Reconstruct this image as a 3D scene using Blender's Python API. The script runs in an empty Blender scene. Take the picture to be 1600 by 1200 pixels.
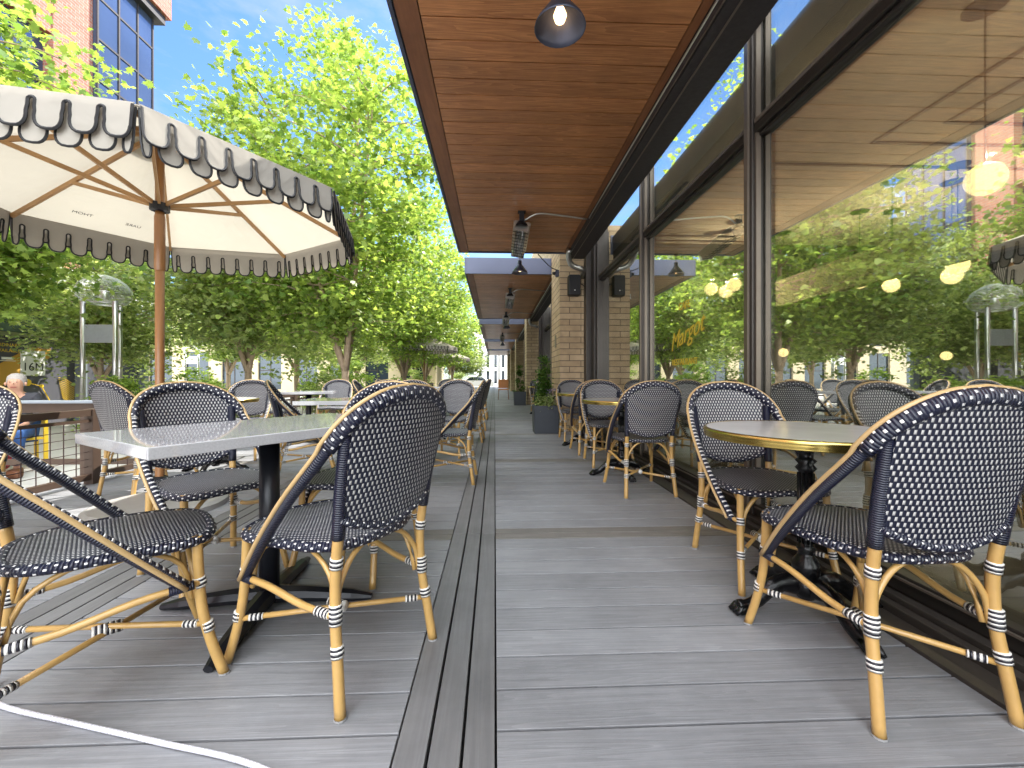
import bpy, math, random
import numpy as np
from mathutils import Vector, Matrix

# ------------------------------------------------------------------ camera, sky, sun, exposure
SC = bpy.context.scene
COL = SC.collection
YAW = math.atan(27/660.0)
H = 0.93
cd = bpy.data.cameras.new('camera'); cam = bpy.data.objects.new('camera', cd); COL.objects.link(cam)
cam.location = (0, 0, H); cam.rotation_euler = (math.radians(90), 0, -YAW)
cd.sensor_width = 36; cd.lens = 36*660/1600.0; cd.shift_y = -9/1600.0; cd.clip_start = 0.05; cd.clip_end = 2000
SC.camera = cam
SUN = Vector((0.50, 0.45, 0.78)).normalized()
FILL_CLOUD = 17.0
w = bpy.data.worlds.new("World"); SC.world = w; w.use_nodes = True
nt = w.node_tree; nt.nodes.clear()
o_ = nt.nodes.new('ShaderNodeOutputWorld'); b_ = nt.nodes.new('ShaderNodeBackground')
sk = nt.nodes.new('ShaderNodeTexSky'); sk.sky_type = 'NISHITA'; sk.sun_disc = False
sk.sun_elevation = math.asin(SUN.z); sk.sun_rotation = math.atan2(SUN.x, SUN.y)
sk.air_density = 1.0; sk.dust_density = 0.4; sk.ozone_density = 2.5
tc = nt.nodes.new('ShaderNodeTexCoord'); mp = nt.nodes.new('ShaderNodeMapping'); mp.inputs['Scale'].default_value = (1.6, 1.6, 4.5)
nz = nt.nodes.new('ShaderNodeTexNoise'); nz.inputs['Scale'].default_value = 2.2; nz.inputs['Detail'].default_value = 8; nz.inputs['Roughness'].default_value = .6
rp = nt.nodes.new('ShaderNodeValToRGB'); rp.color_ramp.elements[0].position = .48; rp.color_ramp.elements[1].position = .80
rp.color_ramp.elements[1].color = (.75, .75, .75, 1)
mx = nt.nodes.new('ShaderNodeMix'); mx.data_type = 'RGBA'; mx.inputs[7].default_value = (2.6, 2.7, 2.8, 1)
nt.links.new(tc.outputs['Generated'], mp.inputs['Vector']); nt.links.new(mp.outputs[0], nz.inputs['Vector'])
nt.links.new(nz.outputs['Fac'], rp.inputs[0]); nt.links.new(rp.outputs[0], mx.inputs[0])
tn = nt.nodes.new('ShaderNodeMix'); tn.data_type = 'RGBA'; tn.blend_type = 'MULTIPLY'; tn.inputs[0].default_value = 1; tn.inputs[7].default_value = (.62, .80, 1, 1)
nt.links.new(sk.outputs[0], tn.inputs[6]); nt.links.new(tn.outputs[2], mx.inputs[6]); # unseen cloud bank added behind and overhead to brighten shade; ahead sky stays clear
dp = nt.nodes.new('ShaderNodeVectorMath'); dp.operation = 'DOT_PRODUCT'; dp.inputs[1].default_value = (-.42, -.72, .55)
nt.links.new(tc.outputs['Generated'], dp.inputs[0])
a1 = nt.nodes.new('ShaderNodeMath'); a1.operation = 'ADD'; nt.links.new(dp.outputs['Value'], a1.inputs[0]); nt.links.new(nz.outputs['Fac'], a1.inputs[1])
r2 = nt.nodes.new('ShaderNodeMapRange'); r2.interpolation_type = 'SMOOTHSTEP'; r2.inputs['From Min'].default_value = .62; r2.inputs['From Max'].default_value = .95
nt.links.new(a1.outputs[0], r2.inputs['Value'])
m2 = nt.nodes.new('ShaderNodeMix'); m2.data_type = 'RGBA'; m2.inputs[7].default_value = (FILL_CLOUD*.93, FILL_CLOUD*.97, FILL_CLOUD, 1)
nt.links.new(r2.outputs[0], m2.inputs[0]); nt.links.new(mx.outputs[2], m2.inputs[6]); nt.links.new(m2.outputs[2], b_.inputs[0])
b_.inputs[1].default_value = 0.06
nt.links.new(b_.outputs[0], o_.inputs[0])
ld = bpy.data.lights.new('sun', 'SUN'); ld.energy = 2.0; ld.angle = math.radians(.5); ld.color = (1, .95, .86)
lo = bpy.data.objects.new('sun', ld); COL.objects.link(lo); lo.rotation_euler = SUN.to_track_quat('Z', 'Y').to_euler()
SC.view_settings.view_transform = 'Standard'; SC.view_settings.look = 'None'
SC.view_settings.exposure = 2.65; SC.view_settings.gamma = 1
SC.cycles.max_bounces = 10; SC.cycles.transparent_max_bounces = 24; SC.cycles.transmission_bounces = 6
SC.cycles.caustics_reflective = False; SC.cycles.caustics_refractive = False
SC.cycles.sample_clamp_indirect = 6
R = random.Random(7)

# ------------------------------------------------------------------ mesh helpers
class MB:
    def __init__(s): s.v = []; s.f = []; s.uv = []
    def quadf(s, idx, uv=None):
        s.f.append(tuple(idx)); s.uv.append(uv if uv else [(0, 0)]*len(idx))
    def box(s, a, b, rot=0, piv=None):
        x0, y0, z0 = a; x1, y1, z1 = b
        P = [(x0,y0,z0),(x1,y0,z0),(x1,y1,z0),(x0,y1,z0),(x0,y0,z1),(x1,y0,z1),(x1,y1,z1),(x0,y1,z1)]
        if rot:
            px, py = piv if piv else ((x0+x1)/2, (y0+y1)/2); c, n = math.cos(rot), math.sin(rot)
            P = [(px+(x-px)*c-(y-py)*n, py+(x-px)*n+(y-py)*c, z) for x, y, z in P]
        k = len(s.v); s.v += P
        for q in ((0,3,2,1),(4,5,6,7),(0,1,5,4),(1,2,6,5),(2,3,7,6),(3,0,4,7)): s.quadf([k+i for i in q])
        return s
    def obox(s, M, sx, sy, sz):
        k = len(s.v)
        for z in (-.5, .5):
            for x, y in ((-.5,-.5),(.5,-.5),(.5,.5),(-.5,.5)): s.v.append(tuple(M @ Vector((x*sx, y*sy, z*sz))))
        for q in ((0,3,2,1),(4,5,6,7),(0,1,5,4),(1,2,6,5),(2,3,7,6),(3,0,4,7)): s.quadf([k+i for i in q])
        return s
    def bar(s, p, q, wd, ht):
        p = Vector(p); q = Vector(q); d = q-p; M = Matrix.Translation((p+q)/2) @ d.to_track_quat('Y', 'Z').to_matrix().to_4x4()
        return s.obox(M, wd, d.length, ht)
    def tube(s, pts, r, seg=8, ref=(0, .3, 1), caps=True, flat=1.0, closed=False):
        pts = [Vector(p) for p in pts]; n = len(pts); rr = r if isinstance(r, (list, tuple)) else [r]*n
        k = len(s.v); L = 0; Ls = []; ref = Vector(ref)
        for i, p in enumerate(pts):
            if i: L += (p-pts[i-1]).length
            Ls.append(L)
            if closed: t = pts[(i+1) % n]-pts[i-1]
            else: t = (pts[min(i+1, n-1)]-pts[max(i-1, 0)])
            t.normalize(); nn = ref-t*ref.dot(t)
            if nn.length < 1e-3: nn = Vector((1, 0, 0))-t*t.x
            nn.normalize(); bb = t.cross(nn)
            for j in range(seg):
                a = 2*math.pi*j/seg
                s.v.append(tuple(p+nn*math.cos(a)*rr[i]+bb*math.sin(a)*rr[i]*flat))
        m = n if closed else n-1
        for i in range(m):
            i2 = (i+1) % n; l2 = Ls[i+1] if i+1 < n else L+(pts[0]-pts[-1]).length
            for j in range(seg):
                j2 = (j+1) % seg
                s.quadf((k+i*seg+j, k+i*seg+j2, k+i2*seg+j2, k+i2*seg+j), [(Ls[i], j/seg), (Ls[i], (j+1)/seg), (l2, (j+1)/seg), (l2, j/seg)])
        if caps and not closed:
            s.quadf([k+j for j in range(seg)][::-1]); s.quadf([k+(n-1)*seg+j for j in range(seg)])
        return s
    def lathe(s, prof, seg=24, c=(0, 0, 0), cap0=False, cap1=False, phase=0):
        k = len(s.v); n = len(prof)
        for r, z in prof:
            for j in range(seg):
                a = 2*math.pi*j/seg+phase; s.v.append((c[0]+r*math.cos(a), c[1]+r*math.sin(a), c[2]+z))
        for i in range(n-1):
            for j in range(seg):
                j2 = (j+1) % seg
                s.quadf((k+i*seg+j, k+i*seg+j2, k+(i+1)*seg+j2, k+(i+1)*seg+j), [(j/seg, i/n), ((j+1)/seg, i/n), ((j+1)/seg, (i+1)/n), (j/seg, (i+1)/n)])
        if cap0: s.quadf([k+j for j in range(seg)][::-1])
        if cap1: s.quadf([k+(n-1)*seg+j for j in range(seg)])
        return s
    def poly(s, pts):
        k = len(s.v); s.v += [tuple(p) for p in pts]; s.quadf(range(k, k+len(pts))); return s
    def slab(s, pts, off):
        k = len(s.v); n = len(pts); off = Vector(off)
        s.v += [tuple(p) for p in pts]+[tuple(Vector(p)+off) for p in pts]
        s.quadf(list(range(k, k+n))[::-1]); s.quadf(range(k+n, k+2*n))
        for i in range(n):
            j = (i+1) % n; s.quadf((k+i, k+j, k+n+j, k+n+i))
        return s
    def build(s, name, mat, parent=None, smooth=False, bevel=0):
        me = bpy.data.meshes.new(name); me.from_pydata(s.v, [], s.f); me.materials.append(mat)
        uvl = me.uv_layers.new(name='UVMap'); flat = [c for f in s.uv for p in f for c in p]
        uvl.data.foreach_set('uv', flat)
        if smooth: me.polygons.foreach_set('use_smooth', [True]*len(me.polygons))
        o = bpy.data.objects.new(name, me); COL.objects.link(o)
        if parent: o.parent = parent
        if bevel:
            b = o.modifiers.new('bevel', 'BEVEL'); b.width = bevel; b.segments = 2; b.limit_method = 'ANGLE'
        return o
def spline(P, n=6):
    P = [Vector(p) for p in P]; out = []
    for i in range(len(P)-1):
        p0 = P[i-1] if i else P[0]*2-P[1]; p1, p2 = P[i], P[i+1]; p3 = P[i+2] if i+2 < len(P) else P[-1]*2-P[-2]
        for j in range(n):
            t = j/n
            out.append(.5*((2*p1)+(p2-p0)*t+(2*p0-5*p1+4*p2-p3)*t*t+(3*p1-p0-3*p2+p3)*t*t*t))
    out.append(P[-1]); return out
def tag(o, label=None, cat=None, group=None, kind=None):
    if label: o['label'] = label
    if cat: o['category'] = cat
    if group: o['group'] = group
    if kind: o['kind'] = kind
    return o
def empty(name, loc=(0, 0, 0), rz=0, label=None, cat=None, group=None):
    o = bpy.data.objects.new(name, None); COL.objects.link(o); o.location = loc; o.rotation_euler = (0, 0, rz); o.empty_display_size = .1
    return tag(o, label, cat, group)
def dup(o, parent=None):
    c = o.copy(); COL.objects.link(c); c.parent = parent
    for ch in KIDS[o.name] if o.name in KIDS else list(o.children): dup(ch, c)
    return c
KIDS = {}
def dupt(root, loc, rz, label, group=None, scale=None):
    c = dup(root); c.location = loc; c.rotation_euler = (0, 0, rz); c['label'] = label
    if group: c['group'] = group
    if scale: c.scale = scale
    return c

# ------------------------------------------------------------------ material helpers
def new_mat(name):
    m = bpy.data.materials.new(name); m.use_nodes = True; n = m.node_tree
    return m, n, n.nodes['Principled BSDF'], n.nodes['Material Output']
def N(n, t, **kw):
    x = n.nodes.new(t)
    for k, v in kw.items():
        if k in x.inputs: x.inputs[k].default_value = v
        else: setattr(x, k, v)
    return x
def math_(n, op, a, b=None, c=None):
    x = n.nodes.new('ShaderNodeMath'); x.operation = op
    for i, v in enumerate((a, b, c)):
        if v is None: continue
        if isinstance(v, (int, float)): x.inputs[i].default_value = v
        else: n.links.new(v, x.inputs[i])
    return x.outputs[0]
def rgbmix(n, fac, a, b, mode='MIX'):
    x = n.nodes.new('ShaderNodeMix'); x.data_type = 'RGBA'; x.blend_type = mode
    if isinstance(fac, (int, float)): x.inputs[0].default_value = fac
    else: n.links.new(fac, x.inputs[0])
    for i, v in ((6, a), (7, b)):
        if isinstance(v, (tuple, list)): x.inputs[i].default_value = (*v[:3], 1)
        else: n.links.new(v, x.inputs[i])
    return x.outputs[2]
def simple(name, col, rough=.5, metal=0, var=.12, scale=20, bump=0.0, spec=.5, coat=0):
    m, n, p, o = new_mat(name)
    g = N(n, 'ShaderNodeTexCoord'); t = N(n, 'ShaderNodeTexNoise', Scale=scale, Detail=6.0); n.links.new(g.outputs['Object'], t.inputs['Vector'])
    lo_ = tuple(c*(1-var) for c in col); hi = tuple(min(1, c*(1+var)) for c in col)
    n.links.new(rgbmix(n, t.outputs['Fac'], lo_, hi), p.inputs['Base Color'])
    p.inputs['Roughness'].default_value = rough; p.inputs['Metallic'].default_value = metal; p.inputs['Specular IOR Level'].default_value = spec
    p.inputs['Coat Weight'].default_value = coat
    if bump:
        b = N(n, 'ShaderNodeBump', Strength=bump, Distance=.01); n.links.new(t.outputs['Fac'], b.inputs['Height']); n.links.new(b.outputs[0], p.inputs['Normal'])
    return m
def grain(name, c1, c2, sc=(1, 30, 30), rough=.5, islevar=.25, bump=.2, dist=1.0, wave=True, coat=0):
    m, n, p, o = new_mat(name)
    g = N(n, 'ShaderNodeTexCoord'); geo = N(n, 'ShaderNodeNewGeometry')
    ra = geo.outputs['Random Per Island']
    off = N(n, 'ShaderNodeCombineXYZ'); n.links.new(math_(n, 'MULTIPLY', ra, 37.0), off.inputs[0]); n.links.new(math_(n, 'MULTIPLY', ra, 19.0), off.inputs[1]); n.links.new(math_(n, 'MULTIPLY', ra, 53.0), off.inputs[2])
    ad = N(n, 'ShaderNodeVectorMath', operation='ADD'); n.links.new(g.outputs['Object'], ad.inputs[0]); n.links.new(off.outputs[0], ad.inputs[1])
    mp = N(n, 'ShaderNodeMapping'); mp.inputs['Scale'].default_value = sc; n.links.new(ad.outputs[0], mp.inputs['Vector'])
    t = N(n, 'ShaderNodeTexNoise', Scale=1.0, Detail=7.0, Roughness=.65, Distortion=dist); n.links.new(mp.outputs[0], t.inputs['Vector'])
    t2 = N(n, 'ShaderNodeTexNoise', Scale=.18, Detail=2.0, Distortion=.3); n.links.new(mp.outputs[0], t2.inputs['Vector'])
    rings = math_(n, 'FRACT', math_(n, 'MULTIPLY', t2.outputs['Fac'], 22.0))
    rings = math_(n, 'MULTIPLY', math_(n, 'POWER', rings, 2.0), .22 if wave else 0.0)
    f = math_(n, 'ADD', math_(n, 'MULTIPLY', t.outputs['Fac'], .8), rings)
    rr = N(n, 'ShaderNodeValToRGB'); rr.color_ramp.elements[0].position = .3; rr.color_ramp.elements[1].position = .8
    n.links.new(f, rr.inputs[0])
    col = rgbmix(n, rr.outputs[0], c1, c2)
    v = math_(n, 'ADD', 1-islevar/2, math_(n, 'MULTIPLY', ra, islevar))
    cc = N(n, 'ShaderNodeVectorMath', operation='SCALE'); n.links.new(col, cc.inputs[0]); n.links.new(v, cc.inputs['Scale'])
    ns = N(n, 'ShaderNodeTexNoise', Scale=1.7, Detail=9.0, Roughness=.7); n.links.new(g.outputs['Object'], ns.inputs['Vector'])
    st_ = N(n, 'ShaderNodeMapRange'); st_.inputs['From Min'].default_value = .36; st_.inputs['From Max'].default_value = .62; st_.inputs['To Min'].default_value = .80; st_.inputs['To Max'].default_value = 1.04; n.links.new(ns.outputs['Fac'], st_.inputs['Value'])
    c3 = N(n, 'ShaderNodeVectorMath', operation='SCALE'); n.links.new(cc.outputs[0], c3.inputs[0]); n.links.new(st_.outputs[0], c3.inputs['Scale']); cc = c3
    rg_ = N(n, 'ShaderNodeMapRange'); rg_.inputs['To Min'].default_value = rough+.12; rg_.inputs['To Max'].default_value = rough-.08; n.links.new(ns.outputs['Fac'], rg_.inputs['Value']); n.links.new(rg_.outputs[0], p.inputs['Roughness'])
    n.links.new(cc.outputs[0], p.inputs['Base Color']); p.inputs['Coat Weight'].default_value = coat; p.inputs['Coat Roughness'].default_value = .25
    b = N(n, 'ShaderNodeBump', Strength=bump, Distance=.004); n.links.new(f, b.inputs['Height']); n.links.new(b.outputs[0], p.inputs['Normal'])
    return m
def weave(name, pu, pv, du, dv, sh=.5, navy=(.008, .010, .026), white=(.66, .65, .64)):
    m, n, p, o = new_mat(name)
    uv = N(n, 'ShaderNodeUVMap'); s = N(n, 'ShaderNodeSeparateXYZ'); n.links.new(uv.outputs[0], s.inputs[0])
    V = math_(n, 'DIVIDE', s.outputs[1], pv); row = math_(n, 'FLOOR', V); fv = math_(n, 'FRACT', V)
    U = math_(n, 'ADD', math_(n, 'DIVIDE', s.outputs[0], pu), math_(n, 'MULTIPLY', row, sh))
    fu = math_(n, 'FRACT', U)
    wm = math_(n, 'MULTIPLY', math_(n, 'LESS_THAN', fu, du), math_(n, 'LESS_THAN', fv, dv))
    hu = math_(n, 'SINE', math_(n, 'MULTIPLY', fu, math.pi/du)); hv = math_(n, 'SINE', math_(n, 'MULTIPLY', fv, math.pi/dv))
    hw = math_(n, 'MULTIPLY', wm, math_(n, 'POWER', math_(n, 'MAXIMUM', math_(n, 'MULTIPLY', hu, hv), 0.0), .4))
    # fine navy strands between the white ones
    st = math_(n, 'ABSOLUTE', math_(n, 'SINE', math_(n, 'MULTIPLY', U, math.pi*2)))
    nh = math_(n, 'MULTIPLY', math_(n, 'SUBTRACT', 1.0, wm), math_(n, 'MULTIPLY', st, .5))
    h = math_(n, 'ADD', hw, nh)
    nz = N(n, 'ShaderNodeTexNoise', Scale=60.0, Detail=2.0); g = N(n, 'ShaderNodeTexCoord'); n.links.new(g.outputs['Object'], nz.inputs['Vector'])
    wc = rgbmix(n, nz.outputs['Fac'], tuple(c*.8 for c in white), white)
    edge = rgbmix(n, math_(n, 'MULTIPLY', hw, 1.0), tuple(c*.35 for c in white), wc)
    n.links.new(rgbmix(n, wm, navy, edge), p.inputs['Base Color']); p.inputs['Roughness'].default_value = .35
    b = N(n, 'ShaderNodeBump', Strength=.7, Distance=.003); n.links.new(h, b.inputs['Height']); n.links.new(b.outputs[0], p.inputs['Normal'])
    return m
def wrap(name, pitch=.0065, dash=0, vr=(.0, .12), navy=(.008, .010, .028), stripes=False):
    m, n, p, o = new_mat(name)
    uv = N(n, 'ShaderNodeUVMap'); s = N(n, 'ShaderNodeSeparateXYZ'); n.links.new(uv.outputs[0], s.inputs[0])
    U = math_(n, 'ADD', math_(n, 'DIVIDE', s.outputs[0], pitch), s.outputs[1] if dash == 2 else 0.0); fu = math_(n, 'FRACT', U)
    h = math_(n, 'SINE', math_(n, 'MULTIPLY', fu, math.pi))
    if stripes:
        a = math_(n, 'LESS_THAN', math_(n, 'FRACT', math_(n, 'DIVIDE', U, 2.0)), .5)
        n.links.new(rgbmix(n, a, (.02, .02, .03), (.8, .78, .74)), p.inputs['Base Color'])
    elif dash:
        row = math_(n, 'FLOOR', U)
        if dash == 1:   # one line of dashes on the upper side
            d = math_(n, 'ABSOLUTE', math_(n, 'SUBTRACT', math_(n, 'FRACT', math_(n, 'ADD', s.outputs[1], .5)), .5))
            a = math_(n, 'MULTIPLY', math_(n, 'LESS_THAN', d, vr[1]), math_(n, 'LESS_THAN', math_(n, 'FRACT', math_(n, 'DIVIDE', row, 3.0)), .2))
        else:           # spiralling dashes all round
            q = math_(n, 'FRACT', math_(n, 'ADD', math_(n, 'MULTIPLY', s.outputs[1], 4.0), math_(n, 'MULTIPLY', row, .5)))
            a = math_(n, 'MULTIPLY', math_(n, 'LESS_THAN', q, .42), math_(n, 'LESS_THAN', math_(n, 'FRACT', math_(n, 'DIVIDE', row, 2.0)), .3))
            q2 = math_(n, 'FRACT', math_(n, 'ADD', math_(n, 'MULTIPLY', s.outputs[1], 5.0), math_(n, 'MULTIPLY', math_(n, 'FLOOR', math_(n, 'DIVIDE', U, 2.0)), .5)))
            a = math_(n, 'MULTIPLY', math_(n, 'LESS_THAN', q2, .27), math_(n, 'LESS_THAN', math_(n, 'FRACT', math_(n, 'DIVIDE', U, 2.0)), .38))
        n.links.new(rgbmix(n, a, navy, (.74, .73, .72)), p.inputs['Base Color'])
    else: p.inputs['Base Color'].default_value = (*navy, 1)
    p.inputs['Roughness'].default_value = .32
    b = N(n, 'ShaderNodeBump', Strength=.8, Distance=.003); n.links.new(h, b.inputs['Height']); n.links.new(b.outputs[0], p.inputs['Normal'])
    return m
def brick(name, c1, c2, mortar, bw, rh, ms=.012, rough=.85, off=.5):
    m, n, p, o = new_mat(name)
    g = N(n, 'ShaderNodeTexCoord'); s = N(n, 'ShaderNodeSeparateXYZ'); n.links.new(g.outputs['Object'], s.inputs[0])
    c = N(n, 'ShaderNodeCombineXYZ'); n.links.new(math_(n, 'ADD', s.outputs[0], s.outputs[1]), c.inputs[0]); n.links.new(s.outputs[2], c.inputs[1])
    t = N(n, 'ShaderNodeTexBrick', Scale=1.0); t.offset = off
    t.inputs['Color1'].default_value = (*c1, 1); t.inputs['Color2'].default_value = (*c2, 1); t.inputs['Mortar'].default_value = (*mortar, 1)
    t.inputs['Mortar Size'].default_value = ms; t.inputs['Brick Width'].default_value = bw; t.inputs['Row Height'].default_value = rh; t.inputs['Mortar Smooth'].default_value = .1
    n.links.new(c.outputs[0], t.inputs['Vector'])
    nz = N(n, 'ShaderNodeTexNoise', Scale=9.0, Detail=8.0); n.links.new(g.outputs['Object'], nz.inputs['Vector'])
    n.links.new(rgbmix(n, .35, t.outputs['Color'], nz.outputs['Fac'], 'OVERLAY'), p.inputs['Base Color']); p.inputs['Roughness'].default_value = rough
    b = N(n, 'ShaderNodeBump', Strength=.6, Distance=.006); b.invert = True; n.links.new(t.outputs['Fac'], b.inputs['Height']); n.links.new(b.outputs[0], p.inputs['Normal'])
    return m
def leafmat(name, c1, c2, trans=.5):
    m, n, p, o = new_mat(name); n.nodes.remove(p)
    geo = N(n, 'ShaderNodeNewGeometry'); r = N(n, 'ShaderNodeValToRGB')
    r.color_ramp.elements[0].color = (*c1, 1); r.color_ramp.elements[1].color = (*c2, 1)
    n.links.new(geo.outputs['Random Per Island'], r.inputs[0])
    d = N(n, 'ShaderNodeBsdfPrincipled', Roughness=.42); n.links.new(r.outputs[0], d.inputs['Base Color'])
    t = N(n, 'ShaderNodeBsdfTranslucent'); tcol = rgbmix(n, 1.0, r.outputs[0], (1.45, 1.45, .9), 'MULTIPLY'); n.links.new(tcol, t.inputs[0])
    mix = N(n, 'ShaderNodeMixShader'); mix.inputs[0].default_value = trans
    n.links.new(d.outputs[0], mix.inputs[1]); n.links.new(t.outputs[0], mix.inputs[2]); n.links.new(mix.outputs[0], o.inputs[0])
    return m
def fabric(name, col, trans=.45, blot=0):
    m, n, p, o = new_mat(name); n.nodes.remove(p)
    g = N(n, 'ShaderNodeTexCoord'); t = N(n, 'ShaderNodeTexNoise', Scale=5.0, Detail=4.0); n.links.new(g.outputs['Object'], t.inputs['Vector'])
    c = rgbmix(n, t.outputs['Fac'], tuple(x*.93 for x in col), col)
    t3 = N(n, 'ShaderNodeTexNoise', Scale=2.4, Detail=3.0, Distortion=1.2); n.links.new(g.outputs['Object'], t3.inputs['Vector'])
    bu = N(n, 'ShaderNodeBump', Strength=.5, Distance=.05); n.links.new(t3.outputs['Fac'], bu.inputs['Height'])
    d = N(n, 'ShaderNodeBsdfDiffuse'); tr = N(n, 'ShaderNodeBsdfTranslucent'); n.links.new(bu.outputs[0], d.inputs['Normal']); n.links.new(c, d.inputs[0]); n.links.new(c, tr.inputs[0])
    mix = N(n, 'ShaderNodeMixShader'); mix.inputs[0].default_value = trans
    n.links.new(d.outputs[0], mix.inputs[1]); n.links.new(tr.outputs[0], mix.inputs[2]); n.links.new(mix.outputs[0], o.inputs[0])
    return m
def glassmat(name, base=.3, tint=(.8, .86, .8), rough=0.0, ior=1.5):
    m, n, p, o = new_mat(name); n.nodes.remove(p)
    lw = N(n, 'ShaderNodeLayerWeight'); lw.inputs['Blend'].default_value = .5; f = math_(n, 'MINIMUM', math_(n, 'ADD', math_(n, 'MULTIPLY', math_(n, 'POWER', lw.outputs['Facing'], 4.0), .9), base), 1.0)
    t = N(n, 'ShaderNodeBsdfTransparent'); t.inputs[0].default_value = (*tint, 1)
    gl = N(n, 'ShaderNodeBsdfGlossy'); gl.inputs['Roughness'].default_value = rough; gl.inputs[0].default_value = (.95, .97, .93, 1)
    mix = N(n, 'ShaderNodeMixShader'); n.links.new(f, mix.inputs[0]); n.links.new(t.outputs[0], mix.inputs[1]); n.links.new(gl.outputs[0], mix.inputs[2])
    n.links.new(mix.outputs[0], o.inputs[0]); return m
def emit(name, col, st):
    m, n, p, o = new_mat(name); p.inputs['Base Color'].default_value = (*col, 1)
    p.inputs['Emission Color'].default_value = (*col, 1); p.inputs['Emission Strength'].default_value = st; return m

M = {}
M['deck'] = grain('deck_composite', (.205, .21, .225), (.305, .31, .33), (3.0, 90, 30), .5, .2, .3, .5)
M['deck_strip'] = grain('deck_composite_lengthwise', (.15, .15, .155), (.23, .23, .235), (55, 2.0, 30), .5, .2, .3, .8, False)
M['dark'] = simple('under_deck', (.01, .01, .01), .9)
M['soffit'] = grain('varnished_soffit_wood', (.34, .13, .047), (.66, .30, .115), (2.6, 34, 20), .36, .28, .1, .9, True, .15)
M['soffit_trim'] = grain('soffit_trim_wood', (.20, .075, .03), (.36, .15, .06), (20, 1.5, 20), .45, .1, .1, .8, False)
M['bronze'] = simple('dark_bronze_metal', (.045, .038, .034), .38, .6, .2, 8)
M['bronze_light'] = simple('bronze_edge', (.16, .13, .105), .4, .5, .15, 8)
M['fascia'] = simple('fascia_metal', (.075, .085, .13), .4, .5, .1, 4)
M['steel_dark'] = simple('dark_steel_channel', (.035, .03, .032), .6, .3, .4, 30, .3)
M['alu'] = simple('aluminium', (.55, .54, .52), .3, .9, .1, 20)
M['brick_tan'] = brick('tan_brick', (.42, .31, .185), (.54, .41, .26), (.17, .13, .09), .4, .103, .007)
M['brick_red'] = brick('red_brick', (.30, .10, .065), (.40, .15, .10), (.32, .24, .2), .24, .085, .01)
M['cane'] = simple('honey_cane', (.50, .305, .10), .32, 0, .2, 25, .05, .5, .3)
M['cane_rim'] = simple('pale_cane_rim', (.50, .34, .16), .35, 0, .15, 25)
M['weave'] = weave('woven_back', .0155, .0155, .43, .74)
M['weave_seat'] = weave('woven_seat', .0135, .0095, .42, .56, .34)
M['wrap'] = wrap('navy_ring_wrap')
M['wrap1'] = wrap('navy_wrap_with_dash_line', .0075, 1, (0, .13))
M['wrap2'] = wrap('navy_wrap_spotted', .0092, 2)
M['bind'] = wrap('striped_binding', .0065, 0, stripes=True)
M['rubber'] = simple('grey_rubber', (.3, .3, .3), .7)
M['black_metal'] = simple('black_powder_coat', (.012, .013, .018), .35, .3, .2, 12)
M['iron'] = simple('black_cast_iron', (.008, .008, .009), .22, .4, .3, 30, .3)
M['brass'] = simple('brass_edge', (.62, .47, .14), .22, 1, .1, 20)
M['marble'] = simple('white_marble', (.72, .72, .70), .12, 0, .14, 7)
M['quartz'] = simple('grey_quartz_top', (.50, .50, .52), .06, 0, .25, 160, 0, .8, .35)
M['leaf'] = leafmat('maple_leaves', (.11, .20, .045), (.40, .50, .12), .52)
M['leaf2'] = leafmat('pale_leaves', (.13, .20, .06), (.46, .53, .22), .5)
M['leaf3'] = leafmat('dark_leaves', (.02, .06, .012), (.12, .22, .03), .4)
M['bark'] = simple('maple_bark', (.36, .27, .19), .9, 0, .35, 14, .8)
M['canvas'] = fabric('cream_canvas', (.45, .42, .35), .36)
M['valance'] = fabric('valance_canvas', (.56, .53, .48), .42)
M['piping'] = simple('black_piping', (.008, .008, .010), .6)
M['pole'] = grain('umbrella_pole_wood', (.29, .125, .042), (.44, .22, .08), (25, 25, 1.5), .4, 0, .05, .6, False, .3)
M['rib'] = grain('umbrella_rib_wood', (.42, .23, .09), (.56, .33, .14), (8, 8, 8), .45, .1, .05, .5, False)
M['glass'] = glassmat('storefront_glass', .50, (.93, .95, .90))
M['glass_blue'] = simple('blue_tinted_glass', (.10, .135, .22), .08, .6, .35, .6)
M['glass_dark'] = simple('dark_window_glass', (.03, .045, .06), .06, .3, .3, .5, 0, .8)
M['concrete'] = simple('pale_concrete_paving', (.52, .50, .46), .8, 0, .15, 3, .1)
M['steel_grey'] = simple('grey_painted_steel', (.22, .25, .29), .5, .3, .1, 6)
M['fence'] = simple('brown_painted_steel', (.065, .040, .028), .5, .2, .2, 10)
M['rust'] = simple('dark_wire', (.05, .028, .025), .6, .4, .2, 30)
M['wall_cream'] = simple('cream_render', (.58, .48, .32), .85, 0, .08, 3)
M['wall_white'] = simple('white_render', (.68, .67, .64), .8, 0, .08, 2)
M['wall_grey'] = simple('grey_panel', (.075, .075, .092), .5, 0, .1, 2)
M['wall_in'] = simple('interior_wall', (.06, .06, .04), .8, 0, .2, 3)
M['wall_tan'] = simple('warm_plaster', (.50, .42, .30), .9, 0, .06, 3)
M['ochre'] = simple('ochre_print', (.52, .29, .045), .6, 0, .08, 3)
M['yellow'] = simple('yellow_paint', (.78, .52, .03), .5, 0, .06, 8)
M['white'] = simple('white_paint', (.78, .78, .76), .5, 0, .05, 8)
M['black'] = simple('black_paint', (.012, .012, .014), .5)
M['planter'] = simple('charcoal_planter', (.045, .052, .065), .55, .1, .15, 12, .05)
M['soil'] = simple('soil', (.03, .02, .012), .95, 0, .3, 60, .6)
M['lavender'] = leafmat('lavender_blooms', (.16, .12, .30), (.34, .28, .50), .3)
M['globe'] = emit('opal_glass_lamp', (1.0, .74, .34), .62)
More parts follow.
